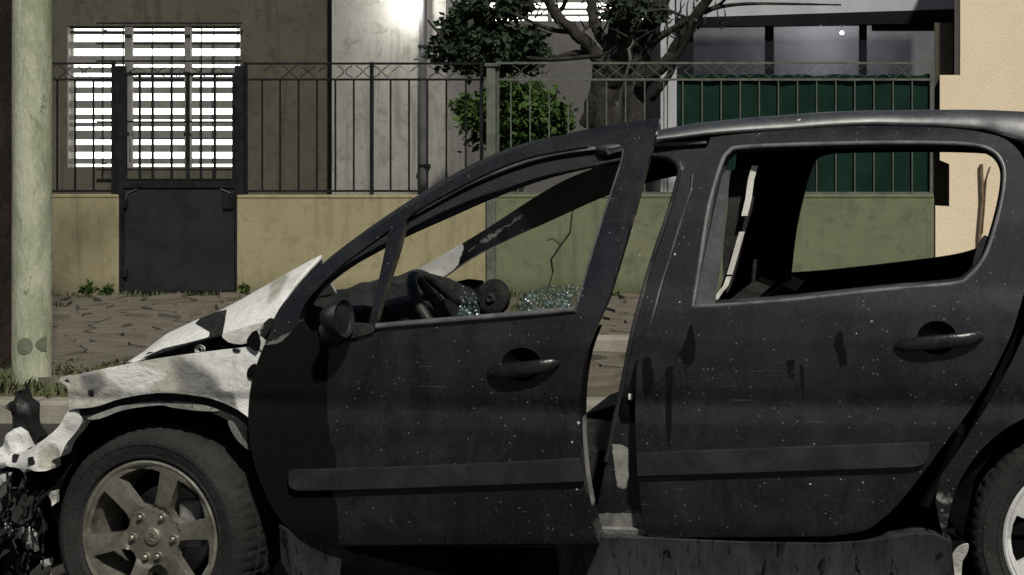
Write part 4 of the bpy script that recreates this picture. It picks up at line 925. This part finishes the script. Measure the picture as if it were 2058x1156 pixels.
for k in range(26):                               # slumped and charred pieces of the dashboard
    qx, qY = dx0 + random.uniform(.05, .42), random.uniform(4.78, 5.9); c0 = Vector((qx, qY, .93 - max(0, qx - dx0 - .12) * .35 + random.uniform(-.04, .025)))
    bm = bmesh.new(); bmesh.ops.create_icosphere(bm, subdivisions=2, radius=1)
    sx_, sy_, sz_ = random.uniform(.02, .07), random.uniform(.03, .12), random.uniform(.012, .035); sd_ = random.uniform(0, 90)
    for v in bm.verts:
        f = 1 + .6 * mnoise.noise(v.co * 1.7 + Vector((sd_, 0, 0))); v.co = Vector((v.co.x * sx_, v.co.y * sy_, v.co.z * sz_)) * f
    bmesh.ops.rotate(bm, verts=bm.verts, matrix=Matrix.Rotation(random.uniform(-.6, .6), 3, 'Y') @ Matrix.Rotation(random.uniform(0, 3), 3, 'Z')); bmesh.ops.translate(bm, verts=bm.verts, vec=c0)
    from_bm('charred_piece', bm, random.choice((CHAR, CHAR, CHARG, SOOTBLACK)), car, smooth=35)
c0 = P(830, 600, 4.95); extr('instrument_hood', [(c0.x - .16, .88), (c0.x - .10, .935), (c0.x - .04, .950), (c0.x + .01, .938), (c0.x + .035, .90), (c0.x + .02, .86), (c0.x - .12, .84)], 4.82, 5.14, CHAR, 16, .03)
# steering wheel
swc = P(903, 642, 4.98); sa = Vector((-.80, 0, -.60)).normalized(); su = Vector((0, 1, 0)); bm = bmesh.new()
sv = sa.cross(su).normalized(); pts = [swc + (su * math.cos(6.283 * k / 32) + sv * math.sin(6.283 * k / 32)) * .175 for k in range(33)]
bm_tube(bm, pts, .017, 8, False, .05)
for k in (0, 16, 24): bm_tube(bm, [swc, pts[k]], [.02, .012], 6)
bm_tube(bm, [swc - sa * .03, swc + sa * .28], [.06, .035], 10); from_bm('steering_wheel', bm, CHARG, car, smooth=60)
c0 = P(985, 600, 5.55); bm = bmesh.new(); lathe(bm, [(.001, 0), (.012, -.006), (.02, .004), (.045, .000), (.060, .008), (.064, .03), (.05, .05), (.001, .06)], 20, c0, (0.3, 1, 0.1), (0, 0, 1)); from_bm('melted_airbag', bm, CHAR, car, smooth=50)
# seats: burnt frames with scraps of padding
def seat(name, x, ya, yb, top, lean=.17):
    z0 = .34; bm = bmesh.new()
    def blk(pr, y0, y1):
        n = len(pr); A = [bm.verts.new((px, y0, pz)) for px, pz in pr]; B = [bm.verts.new((px, y1, pz)) for px, pz in pr]
        bm.faces.new(A); bm.faces.new(B[::-1])
        for i in range(n): bm.faces.new((A[i], A[(i + 1) % n], B[(i + 1) % n], B[i]))
    blk([(x - .50, z0), (x - .52, z0 + .15), (x - .40, z0 + .19), (x - .05, z0 + .15), (x + .02, z0 + .05), (x, z0)], ya, yb)
    blk([(x - .06, z0 + .14), (x - .04 + lean * .5, z0 + .50), (x + lean, top - .04), (x + lean + .05, top), (x + lean + .10, top - .02), (x + .06 + lean * .5, z0 + .5), (x + .07, z0 + .10)], ya + .03, yb - .03)
    for sg in (-.05, .05): bm_tube(bm, [((x + lean + .05), (ya + yb) / 2 + sg, top - .05), ((x + lean + .06), (ya + yb) / 2 + sg, top + .07)], .007, 6)
    return bevel(from_bm(name, bm, CHAR, car), .02, 3)
sx = P(1420, 0, 5.0).x
seat('driver_seat', sx - .02, 4.74, 5.22, 1.0, .12); seat('passenger_seat', sx + .02, 5.52, 6.0, .94, .12)
bm = bmesh.new(); rx = P(1880, 0, 5.2).x
bm_box(bm, (rx - .5, 4.76, .34), (rx + .1, 5.98, .56)); from_bm('rear_seat', bm, SOOTBLACK, car)
box('floor_pan', (-2.0, 4.62, .22), (1.2, 6.12, .27), SOOTBLACK, car)
# rear bulkhead and tailgate so that the cabin closes behind
rz = S(2560, 400).x; box('tailgate', (rz - .02, 4.75, .3), (rz + .05, 5.99, .9), PAINT, car, .02)
# seat belt hanging inside the rear window
def strap(pts, w, par, mat, nm):
    vs, fs = [], []
    for (x, y, Y) in pts:
        p = P(x, y, Y); vs += [p + Vector((-w, 0, 0)), p + Vector((w, .006, 0)), p + Vector((w, .009, 0)), p + Vector((-w, .003, 0))]
    for i in range(len(pts) - 1):
        for k in range(4): fs.append((4 * i + k, 4 * i + (k + 1) % 4, 4 * i + 4 + (k + 1) % 4, 4 * i + 4 + k))
    return from_data(nm, vs, fs, mat, par, smooth=40)
strap([(1517, 333, 4.715), (1509, 362, 4.71), (1504, 400, 4.70), (1496, 434, 4.69)], .009, car, BELT, 'seat_belt')
strap([(1491, 466, 4.68), (1484, 490, 4.67), (1474, 525, 4.655), (1466, 552, 4.64)], .008, car, BELT, 'seat_belt')
strap([(1465, 556, 4.64), (1458, 575, 4.63), (1447, 588, 4.62), (1438, 602, 4.61)], .007, car, BELT, 'seat_belt')
panel('pillar_trim', spline([(1470, 345), (1505, 338), (1515, 400), (1496, 470), (1480, 540), (1460, 590), (1452, 520), (1462, 420)], 3), [], RD(.17), 20, .02, CHAR, car, bev=.004)
panel('burnt_scrap', spline([(1958, 556), (1955, 530), (1966, 492), (1978, 474), (1986, 480), (1980, 515), (1968, 545)], 3), [], RD(.05), 14, .012, CHAR, car, bev=.003)

# --- wheels
def wheel(nm, cx, cy, Y, steer, rim_mat, label, spin=0.0):
    c = P(cx, cy, Y); ax = Vector((math.sin(R(steer)), math.cos(R(steer)), 0)); up = Vector((0, 0, 1))     # ax points inwards
    w = empty(nm, c, parent=car); w['label'] = label
    right = Vector((math.cos(R(steer)), -math.sin(R(steer)), 0))
    RR = .318
    pr = [(.200, .030), (.214, .004), (.224, .000), (.230, -.005), (.231, -.009), (.238, -.011), (.239, -.008), (.255, -.013), (.268, -.0145), (.269, -.0165), (.279, -.016), (.280, -.013), (.296, -.006), (.307, .006), (.313, .020), (.316, .034), (.317, .050), (.309, .052), (.309, .060), (.318, .062), (.318, .092), (.310, .094), (.310, .104), (.318, .106), (.318, .136), (.309, .138), (.309, .146), (.317, .148), (.314, .166), (.304, .186), (.270, .205), (.225, .200), (.200, .170)]
    def mod(r, wv, k):
        if r > .300 and (wv < .05 or wv > .15): return r - (.0035 if k % 3 == 0 else 0) * (1 if r > .305 else .6)
        if r > .3165 and k % 6 == int(wv * 60) % 6: return r - .006
        return r
    bm = bmesh.new(); lathe(bm, pr, 192, c, ax, up, mod, True); from_bm('tyre', bm, RUBBER, w, smooth=28)
    # barrel and lip
    bm = bmesh.new(); lathe(bm, [(.222, .004), (.222, -.003), (.216, -.006), (.209, -.003), (.206, .006), (.198, .03), (.190, .10), (.196, .17), (.212, .18), (.222, .16)], 96, c, ax, up, None, True); from_bm('rim_barrel', bm, rim_mat, w, smooth=35)
    # spoke face with six windows
    def hw(r): return .024 + .007 * max(0, (r - .1) / .095) ** 1.5
    holes = []
    for s in range(6):
        a0 = R(100 + spin + 60 * s); h = []
        rs = [.098, .115, .135, .160, .182, .194]
        lft = [(r, R(30) - math.asin(min(.99, hw(r) / r))) for r in rs]
        pts = [(r, -d) for r, d in lft] + [(.197, -lft[-1][1] * .6), (.199, 0), (.197, lft[-1][1] * .6)] + [(r, d) for r, d in lft[::-1]] + [(.087, lft[0][1] * .62), (.083, 0), (.087, -lft[0][1] * .62)]
        holes.append([(r * math.cos(a0 + d), r * math.sin(a0 + d)) for r, d in pts])
    def face(x, y):
        r = math.hypot(x, y); d = .020 - .020 * (r / .21) ** 2
        if r < .085: d = .018 - .004 * (1 - r / .085)
        ang = (math.degrees(math.atan2(y, x)) - 100 - spin) % 60; edge = abs(ang - 30) / 30
        if r > .09: d += .012 * edge ** 2 * min(1, (r - .09) / .04) - .006
        return c + ax * d + right * x + up * y
    outer = [(.207 * math.cos(6.283 * k / 96), .207 * math.sin(6.283 * k / 96)) for k in range(96)]
    panel('spoke_face', outer, holes, face, .012, .026, rim_mat, w, bev=.003, smooth=35, dirv=ax)
    for (bx, by) in ((-.046, .052), (.024, .054), (.062, -.006), (.012, -.058), (-.028, -.062), (-.072, -.008)):
        bx += .005; p = face(bx, by); bm = bmesh.new()
        lathe(bm, [(.0145, .004), (.0145, -.002), (.0120, -.0035), (.0115, .001), (.0085, .001), (.0085, -.009), (.006, -.012), (.0005, -.012)], 18, p, ax, up); from_bm('wheel_bolt', bm, BOLT, w, smooth=30)
    bm = bmesh.new(); p = face(0, 0); lathe(bm, [(.026, .003), (.026, -.003), (.022, -.006), (.0005, -.007)], 24, p, ax, up); from_bm('centre_cap', bm, rim_mat, w, smooth=30)
    bm = bmesh.new()                               # worn emblem: a rearing beast in raised strokes
    for st_ in ([(-.010, -.012), (-.006, -.004), (-.008, .004), (-.002, .011), (.005, .010)], [(-.004, .002), (.004, .004), (.010, .009)], [(-.003, -.003), (.005, -.001), (.010, .002)], [(-.004, -.006), (.003, -.010), (.009, -.012)], [(-.010, -.006), (-.014, .002), (-.012, .010)]):
        bm_tube(bm, [p - ax * .0075 + right * x + up * y for x, y in st_], .0022, 5)
    from_bm('emblem', bm, BOLT, w, smooth=50)
    bm = bmesh.new(); lathe(bm, [(.0005, .10), (.07, .10), (.072, .085), (.135, .085), (.135, .108), (.0005, .11)], 48, c, ax, up); from_bm('brake_disc', bm, GREYMETAL, w, smooth=30)
    bm = bmesh.new(); q = c + ax * .085 + right * .085 + up * .03; bm_box(bm, q - Vector((.035, .03, .07)), q + Vector((.035, .03, .07))); bevel(from_bm('brake_caliper', bm, GREYMETAL, w), .012, 3)
    bm = bmesh.new(); lathe(bm, [(.0005, .13), (.192, .13), (.192, .135)], 32, c, ax, up); from_bm('backing_plate', bm, SOOTBLACK, w)
    return w
BOLT = mottled('worn_steel', (.16, .15, .125), (.28, .265, .22), 20, .4, .2, 90, metal=.6)
wheel('front_wheel', FWX, FWY, 4.58, 12, BRONZE, 'front wheel with dull bronze six-spoke rim, turned slightly in')
wheel('rear_wheel', RWX, RWY, 4.58, 0, SILVER, 'rear wheel with bright pale rim', spin=20)

# --- wrecked front end
panel('bumper_beam', spline([(157, 825, 1), (161, 852), (133, 889), (122, 916), (101, 927), (101, 944), (76, 946), (58, 941), (49, 951), (40, 941), (14, 936), (18, 914), (58, 905), (108, 868), (138, 827)], 3), [], lambda x, y: S(x, y, .03) + Vector((0, .03 * mnoise.noise((x * .02, y * .02, 2)), 0)), 9, .05, FASH, car, masks=[(0, [(80, 905), (110, 890), (122, 912), (100, 945), (80, 940)]), (1, [(60, 918), (76, 916), (76, 934), (62, 936)]), (1, [(20, 912), (38, 914), (34, 932), (24, 930)])], soft=3, bev=.008)
SCRAPDK = mottled('dull_burnt_steel', (.022, .022, .021), (.060, .058, .055), 12, .7, .5, 60, (.14, .135, .125), -.05)
def scrap(poly, off, th, mat, nm='bumper_scrap', cell=9, amp=.025):
    return panel(nm, spline([p + (1,) for p in poly], 2), [], lambda x, y: S(x, y, off) + Vector((0, amp * mnoise.noise((x * .035, y * .035, off * 9)), 0)), cell, th, mat, car, bev=.004)
scrap([(4, 820), (16, 808), (28, 806), (34, 786), (42, 784), (46, 806), (58, 818), (64, 850), (76, 880), (70, 905), (44, 900), (30, 870), (18, 850), (16, 828)], .12, .05, CHARG)
scrap([(0, 898), (14, 872), (28, 862), (44, 872), (54, 902), (40, 918), (10, 914), (-20, 912)], .07, .04, FASH)
scrap([(-30, 920), (6, 914), (16, 924), (10, 940), (-30, 950)], .05, .05, FASH); scrap([(-30, 950), (8, 954), (10, 968), (0, 978), (-30, 975)], .06, .04, FASH)
scrap([(-40, 940), (40, 946), (100, 940), (122, 920), (140, 895), (160, 870), (150, 920), (120, 990), (90, 1020), (70, 985), (20, 980), (-40, 985)], .10, .05, SOOTBLACK)
scrap([(0, 985), (40, 990), (48, 982), (56, 1000), (70, 1010), (76, 1060), (60, 1070), (40, 1040), (10, 1030), (-10, 1000)], .09, .03, SCRAPDK); scrap([(42, 985), (50, 980), (54, 1040), (46, 1052), (40, 1030)], .05, .02, SCRAPDK)
scrap([(4, 1052), (14, 1048), (24, 1068), (46, 1056), (58, 1058), (72, 1076), (66, 1112), (54, 1090), (40, 1076), (30, 1086), (16, 1074)], .05, .02, ASH); scrap([(60, 1046), (78, 1042), (84, 1070), (74, 1080), (62, 1072)], .08, .03, DARKTRIM)
scrap([(-30, 1110), (20, 1100), (50, 1110), (80, 1150), (90, 1230), (60, 1290), (-40, 1280)], .13, .05, SOOTBLACK); scrap([(96, 990), (112, 986), (110, 1012), (104, 1018)], .08, .015, ASH)
scrap([(60, 1156), (80, 1140), (98, 1165), (90, 1190)], .06, .02, ASH); scrap([(84, 1126), (96, 1124), (100, 1136), (90, 1140)], .07, .015, ASH)
a = P(60, 0, 4.7).x; box('front_crossmember', (a - .05, 4.85, .24), (a + .25, 5.92, .44), SOOTBLACK, car, .03)
tube('charred_hose', [P(10, 1080, 4.75), P(30, 1110, 4.7), P(20, 1150, 4.72), P(40, 1200, 4.75)], .02, CHAR, car)
for k in range(34):                               # small torn pieces hanging in the wrecked front
    x, y = random.uniform(-14, 92), random.uniform(965, 1180); r = random.uniform(5, 17); n = random.randint(4, 7); a0 = random.uniform(0, 6); ln = random.uniform(.3, 1.0)
    pts = [(x + r * random.uniform(.5, 1.2) * math.cos(a0 + 6.283 * i / n), y + r * (1 + ln) * random.uniform(.5, 1.2) * math.sin(a0 + 6.283 * i / n)) for i in range(n)]
    tw, tz_ = random.uniform(-.004, .004), random.uniform(-.004, .004); off = random.uniform(.03, .14)
    panel('torn_piece', pts, [], lambda u, v: S(u, v, off) + Vector((0, (u - x) * tw + (v - y) * tz_, 0)), 30, .006, random.choice((SOOTBLACK, CHAR, CHARG, SCRAPDK, DARKTRIM, CHARG)), car, bev=0)
for k in range(9):
    x, y = random.uniform(-10, 90), random.uniform(930, 1080); q = [(x, y)]
    for i in range(5): q.append((q[-1][0] + random.uniform(-16, 16), q[-1][1] + random.uniform(8, 34)))
    tube('burnt_wire', [S(u, v, random.uniform(.02, .05)) for u, v in spline(q, 4, False)], .003, random.choice((CHAR, CHAR, SCRAPDK)), car, 5)
